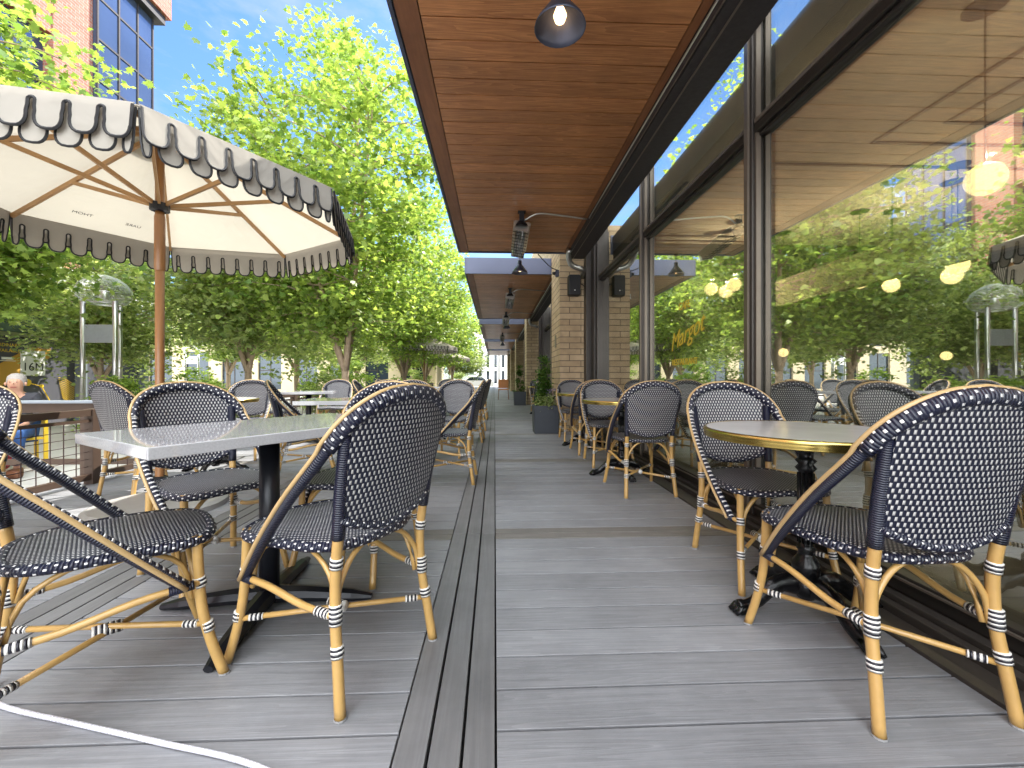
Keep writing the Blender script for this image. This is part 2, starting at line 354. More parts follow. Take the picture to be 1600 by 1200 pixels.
M['bulb'] = emit('warm_bulb', (1.0, .62, .3), 1.0)
M['gold'] = simple('gold_lettering', (.75, .55, .05), .4, .2)
M['ceil'] = simple('interior_ceiling', (.62, .52, .42), .8, 0, .05, 3)
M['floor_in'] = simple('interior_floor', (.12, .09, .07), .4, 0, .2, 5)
M['skin'] = simple('skin', (.55, .30, .2), .5)
M['hair'] = simple('grey_hair', (.38, .34, .31), .8, 0, .3, 60, .4)
M['denim'] = simple('blue_denim', (.03, .085, .24), .85, 0, .25, 60)
M['redcloth'] = simple('red_cloth', (.26, .018, .03), .85, 0, .2, 40)
M['shirt'] = simple('dark_shirt', (.05, .05, .06), .9)
M['leather'] = simple('brown_leather', (.16, .06, .025), .5)
M['orange'] = simple('orange_seat', (.50, .20, .06), .5)
M['blue_sign'] = simple('blue_sign_face', (.03, .09, .26), .5)
M['acrylic'] = glassmat('clear_acrylic', .14, (.93, .96, .95), .02, 1.35)
m_, n_, p_, o__ = new_mat('hazy_acrylic'); p_.inputs['Base Color'].default_value = (.82, .86, .86, 1); p_.inputs['Roughness'].default_value = .08
tr_ = N(n_, 'ShaderNodeBsdfTransparent'); lw_ = N(n_, 'ShaderNodeLayerWeight'); lw_.inputs['Blend'].default_value = .5
mi_ = N(n_, 'ShaderNodeMixShader'); n_.links.new(math_(n_, 'ADD', math_(n_, 'MULTIPLY', math_(n_, 'POWER', lw_.outputs['Facing'], 2.5), .75), .14), mi_.inputs[0])
n_.links.new(tr_.outputs[0], mi_.inputs[1]); n_.links.new(p_.outputs[0], mi_.inputs[2]); n_.links.new(mi_.outputs[0], o__.inputs[0]); M['milky'] = m_
M['rope'] = wrap('white_rope', .012); M['rope'].node_tree.nodes['Principled BSDF'].inputs['Base Color'].default_value = (.7, .7, .78, 1)
M['quartzheat'] = simple('mirror_reflector', (.75, .73, .70), .15, 1, .1, 30)

# ------------------------------------------------------------------ ground and deck
DX0, DX1 = -3.75, 1.43
tag(MB().box((-150, -60, -.9), (150, 260, -.30)).build('ground', M['concrete']), kind='structure')
d = MB(); s = MB(); fb = MB()
g = .008
YB = [-1.95+2.24*i for i in range(0, 22)]      # cross frames
def boards(mb, x0, x1, y0, y1, pitch=.149, z0=-.025, z1=0):
    n = max(1, round((y1-y0)/pitch)); p = (y1-y0)/n
    for i in range(n): mb.box((x0, y0+i*p+g/2, z0), (x1, y0+(i+1)*p-g/2, z1))
cols_ = [(0.006, DX1), (-1.60, -.252), (DX0, -1.87)]
for x0, x1 in cols_:
    for i in range(len(YB)-1):
        ya, yb = YB[i]+.085, YB[i+1]-.085
        boards(d, x0, x1, ya, yb)
for x0, x1 in ((-.247, -.170), (-.162, -.085), (-.077, 0), (-1.865, -1.78), (-1.772, -1.69), (-1.682, -1.605)):
    for i in range(len(YB)-1): s.box((x0, YB[i]+.002, -.025), (x1, YB[i+1]-.002, .001))
for x0, x1 in cols_:
    for y in YB:
        fb.box((x0, y-.082, -.025), (x1, y-.004, .0)); fb.box((x0, y+.004, -.025), (x1, y+.082, .0))
dk = tag(d.build('deck', M['deck'], bevel=.0015), kind='structure')
tag(fb.build('deck_border', grain('deck_border_boards', (.15, .14, .13), (.24, .23, .215), (3, 80, 30), .5, .15, .3, .5), bevel=.0015), kind='structure')
tag(s.build('deck_strip', M['deck_strip'], bevel=.002), kind='structure')
tag(MB().box((DX0-.02, -2.3, -.34), (DX1+.32, 45.4, -.035)).build('deck_frame', M['dark']), kind='structure')
road = MB().box((-60, 46, -.296), (60, 54, -.29)); tag(road.build('road', simple('asphalt', (.06, .06, .062), .9, 0, .2, 10, .3)), kind='structure')

# ------------------------------------------------------------------ restaurant
XW = 1.75; K = 2.1; ZS = H+K
rest = empty('restaurant_building', (XW, 0, 0), 0, 'restaurant building with tan brick piers, tall dark framed windows and timber lined canopies', 'building')
def rp_(mb, name, mat, parent=rest, **kw):     # world coords -> parented to an empty at (XW,0,0)
    o = mb.build(name, mat, parent, **kw)
    if parent is rest: o.location = (-XW, 0, 0)
    return o
MUL = [-3.42, -1.37, .68, 2.74, 4.79]
rp_(MB().box((XW+.10, -6, 3.42), (XW+9, 48, 7.0)), 'upper_wall', M['brick_tan'])
BAYS = [(-6.0, 6.75)]
PIERS = [(7.3, 8.36), (14.9, 15.96), (22.5, 23.56), (30.1, 31.16), (37.7, 38.76)]
for y0, y1 in PIERS: rp_(MB().box((1.13, y0, 0), (1.95, y1, 3.6)), 'brick_pier', M['brick_tan'])
bays = [(-6.0, 6.86)]+[(PIERS[i][1]+.35, PIERS[i+1][0]-.44) for i in range(4)]
for bi, (y0, y1) in enumerate(bays):
    ys = [y for y in MUL] if bi == 0 else [y0+(y1-y0)*k/3 for k in (1, 2)]
    fr = MB(); li = MB()
    for y in ys:
        fr.box((XW-.07, y-.045, 0.04), (XW+.09, y+.045, 3.40)); li.box((XW-.085, y-.020, .05), (XW-.0705, y+.020, 3.39)); li.box((XW-.05, y+.0452, .05), (XW-.02, y+.06, 3.39)); li.box((XW-.05, y-.06, .05), (XW-.02, y-.0452, 3.39))
    fr.box((XW-.09, y0-.02, 0.04), (XW+.09, y0+.07, 3.40)); fr.box((XW-.09, y1-.07, .04), (XW+.09, y1+.02, 3.40))
    edges = [y0+.07]+[v for y in ys for v in (y-.045, y+.045)]+[y1-.07]
    for a, b in zip(edges[::2], edges[1::2]):
        for z0, z1 in ((2.53, 2.62), (3.33, 3.405), (.035, .11)):
            fr.box((XW-.055, a, z0), (XW+.08, b, z1)); li.box((XW-.068, a+.02, z0+.055), (XW-.0555, b-.02, z1-.012))
        fr.box((XW-.03, a, 2.62), (XW+.03, b, 2.64)); fr.box((XW-.03, a, 2.51), (XW+.03, b, 2.53))
    f = rp_(fr, 'window_frame', M['bronze'], bevel=.004); l = li.build('edge_bead', M['bronze_light'], f)
    for a, b in zip(edges[::2], edges[1::2]):
        for z0, z1 in ((.11, 2.51), (2.64, 3.33)):
            MB().box((XW-.004, a, z0), (XW+.004, b, z1)).build('window_pane', M['glass'], f)
    # sill sheets between deck edge and glass
    si = MB(); si.box((DX1, y0, -.06), (DX1+.05, y1, .012)); si.box((DX1+.08, y0, -.06), (XW-.16, y1, -.012)); si.box((XW-.16, y0, -.06), (XW-.12, y1, .02)); si.box((XW-.105, y0, -.06), (XW-.056, y1, .035))
    si.box((DX1+.052, y0, -.06), (DX1+.078, y1, -.03)); si.box((XW-.118, y0, -.06), (XW-.107, y1, -.01))
    rp_(si, 'sill', simple('bronze_sill', (.05, .042, .036), .45, .3, .3, 15, .1) if bi == 0 else M['bronze'], bevel=.003)
    # metal closing panels beside pier
    rp_(MB().box((XW-.12, y1+.022, 0), (XW+.1, y1+.25, 3.42)), 'corner_panel', M['bronze']); rp_(MB().box((XW-.20, y1+.252, 0), (XW+.1, y1+.44, 3.42)), 'corner_panel', M['bronze'])
    if bi: rp_(MB().box((XW-.12, y0-.35, 0), (XW+.1, y0-.022, 3.42)), 'corner_panel', M['bronze'])
# interior
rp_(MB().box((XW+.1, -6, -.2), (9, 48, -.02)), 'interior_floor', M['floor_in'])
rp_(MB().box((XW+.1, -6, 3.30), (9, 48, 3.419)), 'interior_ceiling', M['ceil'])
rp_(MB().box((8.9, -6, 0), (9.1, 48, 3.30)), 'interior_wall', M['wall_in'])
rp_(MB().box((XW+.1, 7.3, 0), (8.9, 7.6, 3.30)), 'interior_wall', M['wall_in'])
tr = MB()
for (x0, y0, x1, y1) in ((3.77, -2, 6.2, 4.1), (4.15, -2, 5.8, 3.75), (2.4, 4.5, 6.2, 4.55), (2.4, 5.3, 4.0, 6.9), (2.3, 5.0, 4.3, 7.15)):
    tw = .035
    tr.box((x0, y0, 3.285), (x0+tw, y1, 3.2995)); tr.box((x0+tw, y1-tw, 3.285), (x1, y1, 3.2995))
rp_(tr, 'ceiling_track', M['black'])
rp_(MB().box((4.4, 1.0, 2.05), (4.5, 7.2, 2.45)), 'interior_bulkhead', M['wall_tan'])
rp_(MB().box((4.6, .5, 0), (5.2, 6.5, 1.1), ), 'bar_counter', M['wall_in'])
# canopies
CAN = [(.62, 7.07), (8.45, 14.9), (16.3, 22.7), (24.1, 30.5), (31.9, 38.3)]
for ci, (y0, y1) in enumerate(CAN):
    c = empty('canopy', (XW, y0, ZS)); c.parent = rest; c.location = (0, y0, ZS)
    def cp(mb, nm, mat, **kw):
        o = mb.build(nm, mat, c, **kw); o.location = (-XW, -y0, -ZS); return o
    m = MB(); p = .168; n = int((y1-y0-.12)/p); st = y1-.06
    y = 2.805 if ci == 0 else y1-.06
    ys = []
    k = 0
    if ci == 0:
        e = 2.805-p*13
        while e < y1-.07:
            a = max(e, y0+.06); b = min(e+p, y1-.06)
            if b-a > .02: ys.append((a, b))
            e += p
    else:
        e = y0+.06
        while e < y1-.08: ys.append((e, min(e+p, y1-.06))); e += p
    for a, b in ys: m.box((-.428, a+.006, ZS), (1.155, b-.006, ZS+.02))
    cp(m, 'soffit_boards', M['soffit'], bevel=.0012)
    cp(MB().box((-.565, y0+.06, ZS-.004), (-.434, y1-.03, ZS+.03)).box((1.162, y0+.06, ZS-.004), (1.215, y1-.03, ZS+.03)), 'soffit_trim', M['soffit_trim'])
    cp(MB().box((-.56, y0+.04, ZS+.031), (1.5, y1-.04, ZS+.29)), 'roof_slab', M['fascia'])
    fz = MB(); fz.box((-.60, y0, ZS-.012), (-.573, y1, ZS+.31)); fz.box((-.572, y0, ZS-.012), (1.54, y0+.035, ZS+.31)); fz.box((-.572, y1-.028, ZS-.012), (1.54, y1, ZS+.31))
    cp(fz, 'fascia', M['fascia'], bevel=.003)
    cp(MB().box((-.571, y0+.06, ZS+.0), (-.566, y1-.03, ZS+.02)), 'shadow_gap', M['black'])
    cp(MB().box((1.22, y0+.04, ZS-.085), (1.235, y1-.04, ZS+.03)).box((1.236, y0+.04, ZS-.10), (1.50, y1-.04, ZS+.028)), 'steel_channel', M['steel_dark'])
    cp(MB().box((1.219, y0+.04, ZS-.092), (1.226, y1-.04, ZS-.086)).box((1.30, y0+.04, ZS-.106), (1.312, y1-.04, ZS-.1015)), 'channel_edge', M['bronze_light'])
    # round pipe running under the inner edge, with an elbow into the pier
    pt = spline([(1.225, y0+.3, ZS-.03), (1.225, y1-.9, ZS-.03), (1.23, y1-.25, ZS-.06), (1.28, y1-.05, ZS-.16), (1.40, y1-.02, ZS-.26), (1.47, y1+.1, ZS-.28)], 5)
    cp(MB().tube(pt[:5], .012, 8), 'conduit', M['alu'], smooth=True)
    cp(MB().tube(spline([(1.20, y1-.32, ZS-.03), (1.215, y1-.18, ZS-.13), (1.28, y1-.10, ZS-.22), (1.44, y1-.06, ZS-.27), (1.50, y1+.0, ZS-.29), (1.52, y1+.25, ZS-.33)], 5), .045, 12), 'drain_pipe', M['alu'], smooth=True)

# ------------------------------------------------------------------ things on the restaurant front
def heater(x, y, label, first=None):
    t = empty('patio_heater', (x, y, ZS), 0, label, 'heater', 'heaters under the canopies')
    MB().box((-.03, -.05, -.12), (.03, .01, -.004)).box((-.05, -.07, -.004), (.05, .03, 0)).build('bracket', M['black_metal'], t)
    b = MB(); T = Matrix.Translation((0, .42, -.22)) @ Matrix.Rotation(math.radians(-6), 4, 'X') @ Matrix.Rotation(math.radians(10), 4, 'Y')
    for sx in (-1, 1):
        b.obox(T @ Matrix.Translation((sx*.085, 0, 0)) @ Matrix.Rotation(sx*.35, 4, 'Y'), .008, .86, .13)
    b.obox(T @ Matrix.Translation((0, 0, .06)), .14, .86, .01)
    for sy in (-1, 1): b.obox(T @ Matrix.Translation((0, sy*.43, 0)), .19, .008, .13)
    b.build('housing', M['alu'], t)
    e = MB()
    for sx in (-.03, .03): e.tube([T @ Vector((sx, -.4, -.01)), T @ Vector((sx, .4, -.01))], .012, 8)
    e.build('heating_tube', M['quartzheat'], t, smooth=True)
    gr = MB()
    for k in range(9): gr.obox(T @ Matrix.Translation((0, -.38+k*.095, -.062)), .20, .006, .006)
    for sx in (-.06, 0, .06): gr.obox(T @ Matrix.Translation((sx, 0, -.066)), .005, .84, .005)
    gr.build('grille', M['black_metal'], t)
    MB().lathe([(.02, .05), (.045, .03), (.075, -.01), (.085, -.04)], 12, (0, .0, -.14)).build('end_cap', M['black_metal'], t)
    MB().tube(spline([(0.03, .0, -.1), (.2, -.05, -.03), (.45, .02, -.015), (1.22-x-.02, .1, -.03)], 6), .011, 8).build('supply_cable', M['alu'], t, smooth=True)
    return t
def barn_lamp(x, y, drop, label):
    t = empty('barn_lamp', (x, y, ZS-.0), 0, label, 'lamp', 'black cone lamps under the canopies')
    MB().tube([(0, 0, 0), (0, 0, -drop)], .006, 6).lathe([(.0, 0), (.045, 0), (.045, -.02), (.0, -.02)], 14).build('cord', M['black_metal'], t)
    MB().lathe([(.012, 0), (.03, -.005), (.034, -.07), (.05, -.085), (.125, -.19), (.135, -.215), (.132, -.215), (.12, -.19), (.046, -.09)], 24, (0, 0, -drop)).build('shade', M['fascia'], t, smooth=True)
    MB().lathe([(.0, -.19), (.025, -.18), (.035, -.15), (.02, -.11), (0, -.1)], 12, (0, 0, -drop)).build('bulb', M['bulb'], t, smooth=True)
    return t
heater(.34, 5.35, 'nearest long metal heater hanging lengthwise under the wooden soffit')
heater(.36, 9.9, 'second heater, beyond the first blue-grey fascia')
heater(.36, 13.4, 'third heater, farther along under the second canopy')
heater(.36, 19.5, 'small distant heater under the third canopy')
barn_lamp(.34, 2.19, .06, 'black cone lamp overhead at the top edge of the picture')
barn_lamp(.42, 7.05, .13, 'black cone lamp glowing warm in front of the brick pier')
barn_lamp(.42, 14.86, .13, 'distant cone lamp at the end of the second canopy')
barn_lamp(.42, 22.66, .13, 'far small cone lamp at the end of the third canopy')
t = empty('speaker', (1.36, 7.3, 2.52), 0, 'black outdoor loudspeaker fixed to the first brick pier', 'speaker')
MB().box((-.105, -.17, -.18), (.105, -.01, .18)).build('body', M['black'], t, bevel=.03)
MB().box((-.09, -.176, -.165), (.09, -.1705, .165)).build('grille', simple('speaker_grille', (.02, .02, .024), .7, 0, .4, 200), t)
MB().lathe([(0, 0), (.008, 0)], 8, (0, 0, 0)).box((-.01, -.179, -.10), (.01, -.1765, -.085)).build('badge', M['white'], t)
MB().tube(spline([(.1, -.05, .05), (.19, -.03, .0), (.22, -.012, -.2), (.22, -.012, -2.3)], 6), .008, 6).build('cable', M['black'], t)
t = empty('security_camera', (1.13, 7.42, 2.78), 0, 'small dark camera on the corner of the first brick pier', 'camera')
MB().box((-.06, -.04, -.06), (0, .04, .06)).build('base', M['fascia'], t, bevel=.01)
MB().lathe([(0, -.03), (.03, -.02), (.04, .02), (0, .03)], 12, (-.08, 0, 0)).build('lens', M['black'], t, smooth=True)
MB().tube(spline([(-.03, -.03, .05), (-.15, -.1, .08), (-.3, -.2, .18), (-.4, -.3, .25)], 5), .008, 6).build('cable', M['black'], t)
t = tag(MB().box((1.115, 7.7, 1.5), (1.1295, 7.85, 1.72)).build('wall_plaque', M['bronze_light'], bevel=.004), 'small plaque on the side face of the first brick pier', 'plaque')
# pendant lamps inside
def pendant(x, y, z, label, r=.1):
    t = empty('pendant_lamp', (x, y, 3.30), 0, label, 'lamp', 'round glowing pendants inside the restaurant')
    MB().lathe([(0, -.012), (.11, -.012), (.11, 0)], 24).build('ceiling_plate', M['steel_dark'], t)
    MB().tube([(0, 0, -.01), (0, 0, z+r-3.30)], .006, 6).build('rod', M['black_metal'], t)
    pr = [(r*math.sin(a), -r*math.cos(a)) for a in [math.pi*i/12 for i in range(13)]]
    MB().lathe(pr, 20, (0, 0, z-3.30)).build('globe', M['globe'], t, smooth=True)
    if r > .08:
        l_ = bpy.data.lights.new('lamp_light', 'POINT'); l_.energy = 4.5; l_.color = (1, .85, .62); l_.shadow_soft_size = .012
        lo_ = bpy.data.objects.new('lamp_light', l_); COL.objects.link(lo_); lo_.parent = t; lo_.location = (.03, 0, z-3.30+r+.06)
pend = [(1538,280,2.69,'biggest glowing globe pendant, at the top right of the window'), (1342,440,6.0,'glowing pendant, left of the group of three in the big window'), (1393,423,5.1,'glowing pendant, upper of the pair in the middle of the big window'),
 (1391,446,6.0,'glowing pendant, lower of the pair in the middle of the big window'), (1495,415,4.7,'glowing pendant, upper one at the right of the big window'), (1486,431,5.1,'glowing pendant, lower one at the right of the big window'),
 (1110,452,6.9,'glowing pendant, leftmost seen in the narrow window'), (1133,456,6.8,'glowing pendant, middle one in the narrow window'), (1146,445,6.4,'glowing pendant, highest one in the narrow window'), (1223,551,6.9,'low glowing wall globe left in the big window'), (1477,556,6.6,'low small glowing globe right in the big window')]
for px, py, dd, lb in pend:
    pendant((px-773)/660*dd, dd-.0409*(px-773)/660*dd, H+(591-py)/660*dd, lb, .1 if py < 500 else .07)

# lettering helper
def text(name, body, size, mat, M4, parent=None, ext=.001, align='CENTER', shear=0, sx=1):
    cu = bpy.data.curves.new(name, 'FONT'); cu.body = body; cu.size = size; cu.extrude = ext; cu.align_x = align; cu.align_y = 'CENTER'; cu.shear = shear
    o = bpy.data.objects.new(name, cu); COL.objects.link(o); dg = bpy.context.evaluated_depsgraph_get()
    me = bpy.data.meshes.new_from_object(o.evaluated_get(dg)); bpy.data.objects.remove(o); me.materials.clear(); me.materials.append(mat)
    me.transform(Matrix.Diagonal((sx, 1, 1, 1))); me.transform(M4)
    ob = bpy.data.objects.new(name, me); COL.objects.link(ob)
    if parent: ob.parent = parent
    return ob
# window lettering on the glass, readable from the deck (faces -X)
faceL = lambda y, z: Matrix.Translation((XW-.007, y, z)) @ Matrix(((0,0,-1,0),(-1,0,0,0),(0,1,0,0),(0,0,0,1)))
wl = empty('window_lettering', (XW-.006, 3.8, 1.5), 0, 'gold painted cafe lettering on the window pane beyond the big mullion', 'lettering')
def wt(*a, **k):
    o = text(*a, **k); o.parent = wl; o.location = (-(XW-.006), -3.8, -1.5)
wt('small_word', 'CAFE', .10, M['gold'], faceL(3.83, 1.60), shear=.15)
wt('script_word', 'Margot', .23, M['gold'], faceL(3.80, 1.33) @ Matrix.Rotation(.22, 4, 'Z'), shear=.5)
wt('bottom_word', 'RESTAURANT', .085, M['gold'], faceL(3.83, 1.08))

# ------------------------------------------------------------------ bistro chair
def make_chair():
    t = empty('bistro_chair')
    A = 'build'
    for sx in (-1, 1):
        lg = MB().tube(spline([(sx*.215, .262, 0), (sx*.203, .23, .11), (sx*.194, .208, .22), (sx*.19, .2, .33), (sx*.188, .196, .442)], 4), .0145, 10).build('leg', M['cane'], t, smooth=True)
        MB().lathe([(0, .0), (.0165, .0), (.0165, .006), (.0155, .006)], 10, (sx*.215, .262, 0.0)).build('rubber_foot', M['rubber'], lg)
        for z0, x, y in ((.285, .192, .205), (.145, .2, .224)):
            MB().tube([(sx*x, y+.001, z0), (sx*(x-.002), y-.004, z0+.03)], .0168, 10, ref=(0, 1, 0)).build('binding', M['bind'], lg, smooth=True)
        lg = MB().tube(spline([(sx*.2, -.25, 0), (sx*.192, -.232, .12), (sx*.184, -.212, .25), (sx*.18, -.208, .38), (sx*.182, -.222, .50)], 4), .0155, 10).build('leg', M['cane'], t, smooth=True)
        MB().lathe([(0, .0), (.0175, .0), (.0175, .006), (.0165, .006)], 10, (sx*.2, -.25, 0)).build('rubber_foot', M['rubber'], lg)
        for z0, z1, x, y, x1, y1 in ((.155, .185, .1895, -.227, .1875, -.2225), (.24, .295, .1845, -.2135, .183, -.211), (.395, .425, .18, -.209, .18, -.2125)):
            MB().tube([(sx*x, y, z0), (sx*x1, y1, z1)], .0185, 10, ref=(0, 1, 0)).build('binding', M['bind'], lg, smooth=True)
        MB().tube(spline([(sx*.182, -.219, .48), (sx*.188, -.236, .60), (sx*.195, -.257, .70), (sx*.2, -.272, .775)], 4), .0185, 10, ref=(0, 1, 0)).build('back_post', M['wrap'], t, smooth=True)
        rl = MB().tube(spline([(sx*.192, .205, .298), (sx*.213, .165, .305), (sx*.208, .05, .297), (sx*.195, -.09, .268), (sx*.185, -.21, .262)], 4), .0105, 8).build('side_rail', M['cane'], t, smooth=True)
        MB().tube([(sx*.214, .185, .304), (sx*.213, .125, .302)], .0145, 8).build('binding', M['wrap'], rl, smooth=True)
        MB().tube([(sx*.1905, -.14, .264), (sx*.1865, -.19, .262)], .0135, 8).build('binding', M['bind'], rl, smooth=True)
        MB().tube(spline([(sx*.178, .185, .25), (sx*.172, .16, .36), (sx*.166, .08, .415), (sx*.162, 0, .425), (sx*.16, -.08, .415), (sx*.162, -.16, .36), (sx*.166, -.195, .25)], 3), .0075, 6).build('side_arch', M['cane'], t, smooth=True)
        x0, y0, x1, y1 = sx*.2, .222, -sx*.192, -.225; zz = .158+.009*sx
        st = MB().tube([(x0, y0, zz), (0, 0, zz), (x1, y1, zz)], .009, 8).build('stretcher', M['cane'], t, smooth=True)
        for f0, f1 in ((.05, .12), (.88, .95)):
            MB().tube([(x0+(x1-x0)*f0, y0+(y1-y0)*f0, zz), (x0+(x1-x0)*f1, y0+(y1-y0)*f1, zz)], .0112, 8).build('binding', M['bind'], st, smooth=True)
    MB().tube([(0, -.035, .158), (0, .035, .158)], .019, 10, flat=.9).build('center_binding', M['bind'], t, smooth=True)
    for y, s_ in ((-.205, 1), (.192, 1)):
        MB().tube(spline([(-.176, y, .25), (-.162, y*.98, .33), (-.11, y*.95, .40), (-.04, y*.93, .43), (.04, y*.93, .43), (.11, y*.95, .40), (.162, y*.98, .33), (.176, y, .25)], 4), .0085, 8).build('leg_arch', M['cane'], t, smooth=True)
    # hoop
    half = [(.214, .165, .305), (.238, .04, .44), (.247, -.09, .58), (.238, -.205, .70), (.212, -.272, .79), (.165, -.308, .842), (.09, -.328, .876), (0, -.335, .887)]
    arm = spline(half, 5); full = arm+[Vector((-p.x, p.y, p.z)) for p in arm[::-1][1:]]
    iJ = 17
    L1 = full[:iJ+1]; T1 = full[iJ:len(full)-iJ]; R1 = full[len(full)-1-iJ:]
    for q_ in (L1, R1): MB().tube(q_, .0165, 10).build('hoop_arm', M['wrap1'], t, smooth=True)
    MB().tube(T1, .024, 12, flat=.8).build('hoop_top', M['wrap2'], t, smooth=True)
    rim = []
    n = len(full)
    for i, p in enumerate(full):
        tt = (full[min(i+1, n-1)]-full[max(i-1, 0)]).normalized()
        o = Vector((p.x/.24, .25, (p.z-.45)/.30)); o -= tt*o.dot(tt); o.normalize()
        k = .0225 if iJ <= i < n-iJ else .0175
        rim.append(p+o*k)
    MB().tube(rim, .0068, 8).build('hoop_rim', M['cane_rim'], t, smooth=True)
    # back panel
    def zt(x): x = abs(x); return float(np.interp(x, [0, .07, .13, .165, .2], [.885, .877, .857, .838, .80]))
    def bp(s_, tt, off):
        zb = .478+.055*s_*s_; z = zb+(zt(s_*.2)-zb)*tt
        x = s_*(.183+.018*min(1, max(0, (z-.48)/.28))); y = -.215-.095*(z-.47)/.4-.028*(1-s_*s_)+off
        return (x, y, z)
    m = MB(); ns, nt_ = 16, 16
    for off in (.004, -.006):
        k = len(m.v)
        for j in range(nt_+1):
            for i in range(ns+1): m.v.append(bp(-1+2*i/ns, j/nt_, off))
        for j in range(nt_):
            for i in range(ns):
                q = [(i, j), (i+1, j), (i+1, j+1), (i, j+1)]
                if off > 0: q = q[::-1]
                m.quadf([k+b*(ns+1)+a for a, b in q], [(m.v[k+b*(ns+1)+a][0]+.5, m.v[k+b*(ns+1)+a][2]) for a, b in q])
    m.build('backrest', M['weave'], t, smooth=True)
    MB().tube([bp(-1+2*i/14, .012, 0) for i in range(15)], .015, 8).build('back_edge', M['wrap2'], t, smooth=True)
    # seat
    def outl(a, k=1.0):
        c, n_ = math.cos(a), math.sin(a); e = 2/3.2
        x = math.copysign(abs(c)**e, c); y = math.copysign(abs(n_)**e, n_)
        wd = .208+.022*(y*k); return (x*wd*k, .022+y*.228*k)
    def sz(x, y, k): return .458-.010*k**4-.010*math.cos(x*9)*(1-k*k)+.0-.012*max(0, y)*abs(x)*20*k
    m = MB(); seg = 40; rs = [0, .25, .5, .7, .85, .95, 1.0]
    for top in (0, -.014):
        k = len(m.v)
        for r_ in rs:
            for j in range(seg):
                x, y = outl(2*math.pi*j/seg, max(r_, .001)); m.v.append((x, y, sz(x, y, r_)+top))
        for i in range(len(rs)-1):
            for j in range(seg):
                q = [k+i*seg+j, k+i*seg+(j+1) % seg, k+(i+1)*seg+(j+1) % seg, k+(i+1)*seg+j]
                if not top: q = q[::-1]
                m.quadf(q, [(m.v[a][0]+.5, m.v[a][1]+.5) for a in q])
    m.build('seat', M['weave_seat'], t, smooth=True)
    ed = [];
    for j in range(seg):
        x, y = outl(2*math.pi*j/seg); ed.append((x*1.01, .022+(y-.022)*1.01, sz(x, y, 1)-.010))
    MB().tube(ed, .0155, 8, closed=True, ref=(0, 0, 1)).build('seat_edge', M['wrap2'], t, smooth=True)
    return t
CH = make_chair()
bpy.context.view_layer.update()
KIDS = {o.name: list(o.children) for o in [CH]+list(CH.children_recursive)}
first = [True]
def chair(x, y, fx, fy, label, group='woven bistro chairs on the deck'):
    rz = math.atan2(fy, fx)-math.pi/2; y -= .0409*x
    if first[0]:
        first[0] = False; o = CH; o['category'] = 'chair'
    else:
        o = dup(CH)
    o.location = (x, y, 0.001); o.rotation_euler = (0, 0, rz); o['label'] = label; o['group'] = group
    return o
chair(-.537, 1.445, -.866, .50, 'bistro chair seen from behind at the near right side of the white table')
chair(-1.19, 1.30, .74, .68, 'bistro chair cut by the left edge, its seat pointing at the white table')
chair(-1.35, 2.03, .82, -.57, 'bistro chair facing the camera across the far side of the white table')
chair(-.68, 2.16, -.25, -.97, 'bistro chair half hidden behind the nearest chair at the far end of the white table')
chair(-2.72, 2.00, .45, -.9, 'woven chair back at the left edge in front of the wire fence')
chair(-2.84, 3.50, .35, .94, 'reddish brown chair by the wire fence, left of the umbrella pole')
chair(-2.95, 4.95, .2, -.98, 'pale sunlit chair just right of the umbrella pole')
chair(-3.2, 6.3, .6, .2, 'pale chair by the fence beyond the white table, left of two')
chair(-1.85, 4.15, .93, .37, 'dark brown chair seen from its side, left of the second white table')
chair(-2.72, 7.15, .1, -1, 'greenish chair before the maple trunk, facing the camera')
chair(-.43, 3.85, -1, .02, 'chair seen in profile beside the deck strip, nearest of the profile chairs')
chair(-.55, 5.15, -.25, -.97, 'dark chair facing the camera between the two profile chairs')
chair(-1.35, 4.95, -.1, -1, 'chair with its rounded back rising behind the nearest chair, left of its top')
chair(-.95, 4.75, .1, -1, 'chair with its rounded back just above the nearest chair top')
chair(-.42, 6.25, -1, .05, 'second profile chair beside the deck strip')
chair(-.42, 7.6, -1, -.05, 'third profile chair beside the deck strip')
chair(-1.75, 6.3, 1, .1, 'chair deep on the left terrace, left of the third white table')
chair(-1.8, 7.7, 1, -.1, 'chair deep on the left terrace near the maple trunk')
chair(-.42, 9.6, -1, .05, 'fourth profile chair beside the deck strip, small with distance')
chair(-.45, 11.2, -1, 0, 'fifth profile chair beside the deck strip, tiny with distance')
chair(-1.9, 9.8, 1, 0, 'small distant chair left of the fourth white table')
chair(-1.2, 10.6, 0, -1, 'small distant chair facing the camera at the fourth white table')
chair(1.185, 1.36, -.04, 1, 'biggest bistro chair seen from behind at the right edge, by the near marble table')
chair(1.28, 2.06, -.05, -1, 'bistro chair facing the camera behind the near marble table')
chair(1.2, 3.52, -.04, 1, 'bistro chair seen from behind at the second marble table')
chair(1.23, 4.62, 0, -1, 'bistro chair facing the camera behind the second marble table')
chair(1.21, 5.32, 0, 1, 'bistro chair seen from behind at the third marble table by the pier')
chair(1.22, 6.4, .02, -1, 'bistro chair right beside the brick pier, facing the camera')
chair(1.22, 10.4, 0, 1, 'small bistro chair beyond the first planter, seen from behind')
chair(1.22, 11.6, 0, -1, 'small bistro chair beyond the first planter, facing the camera')

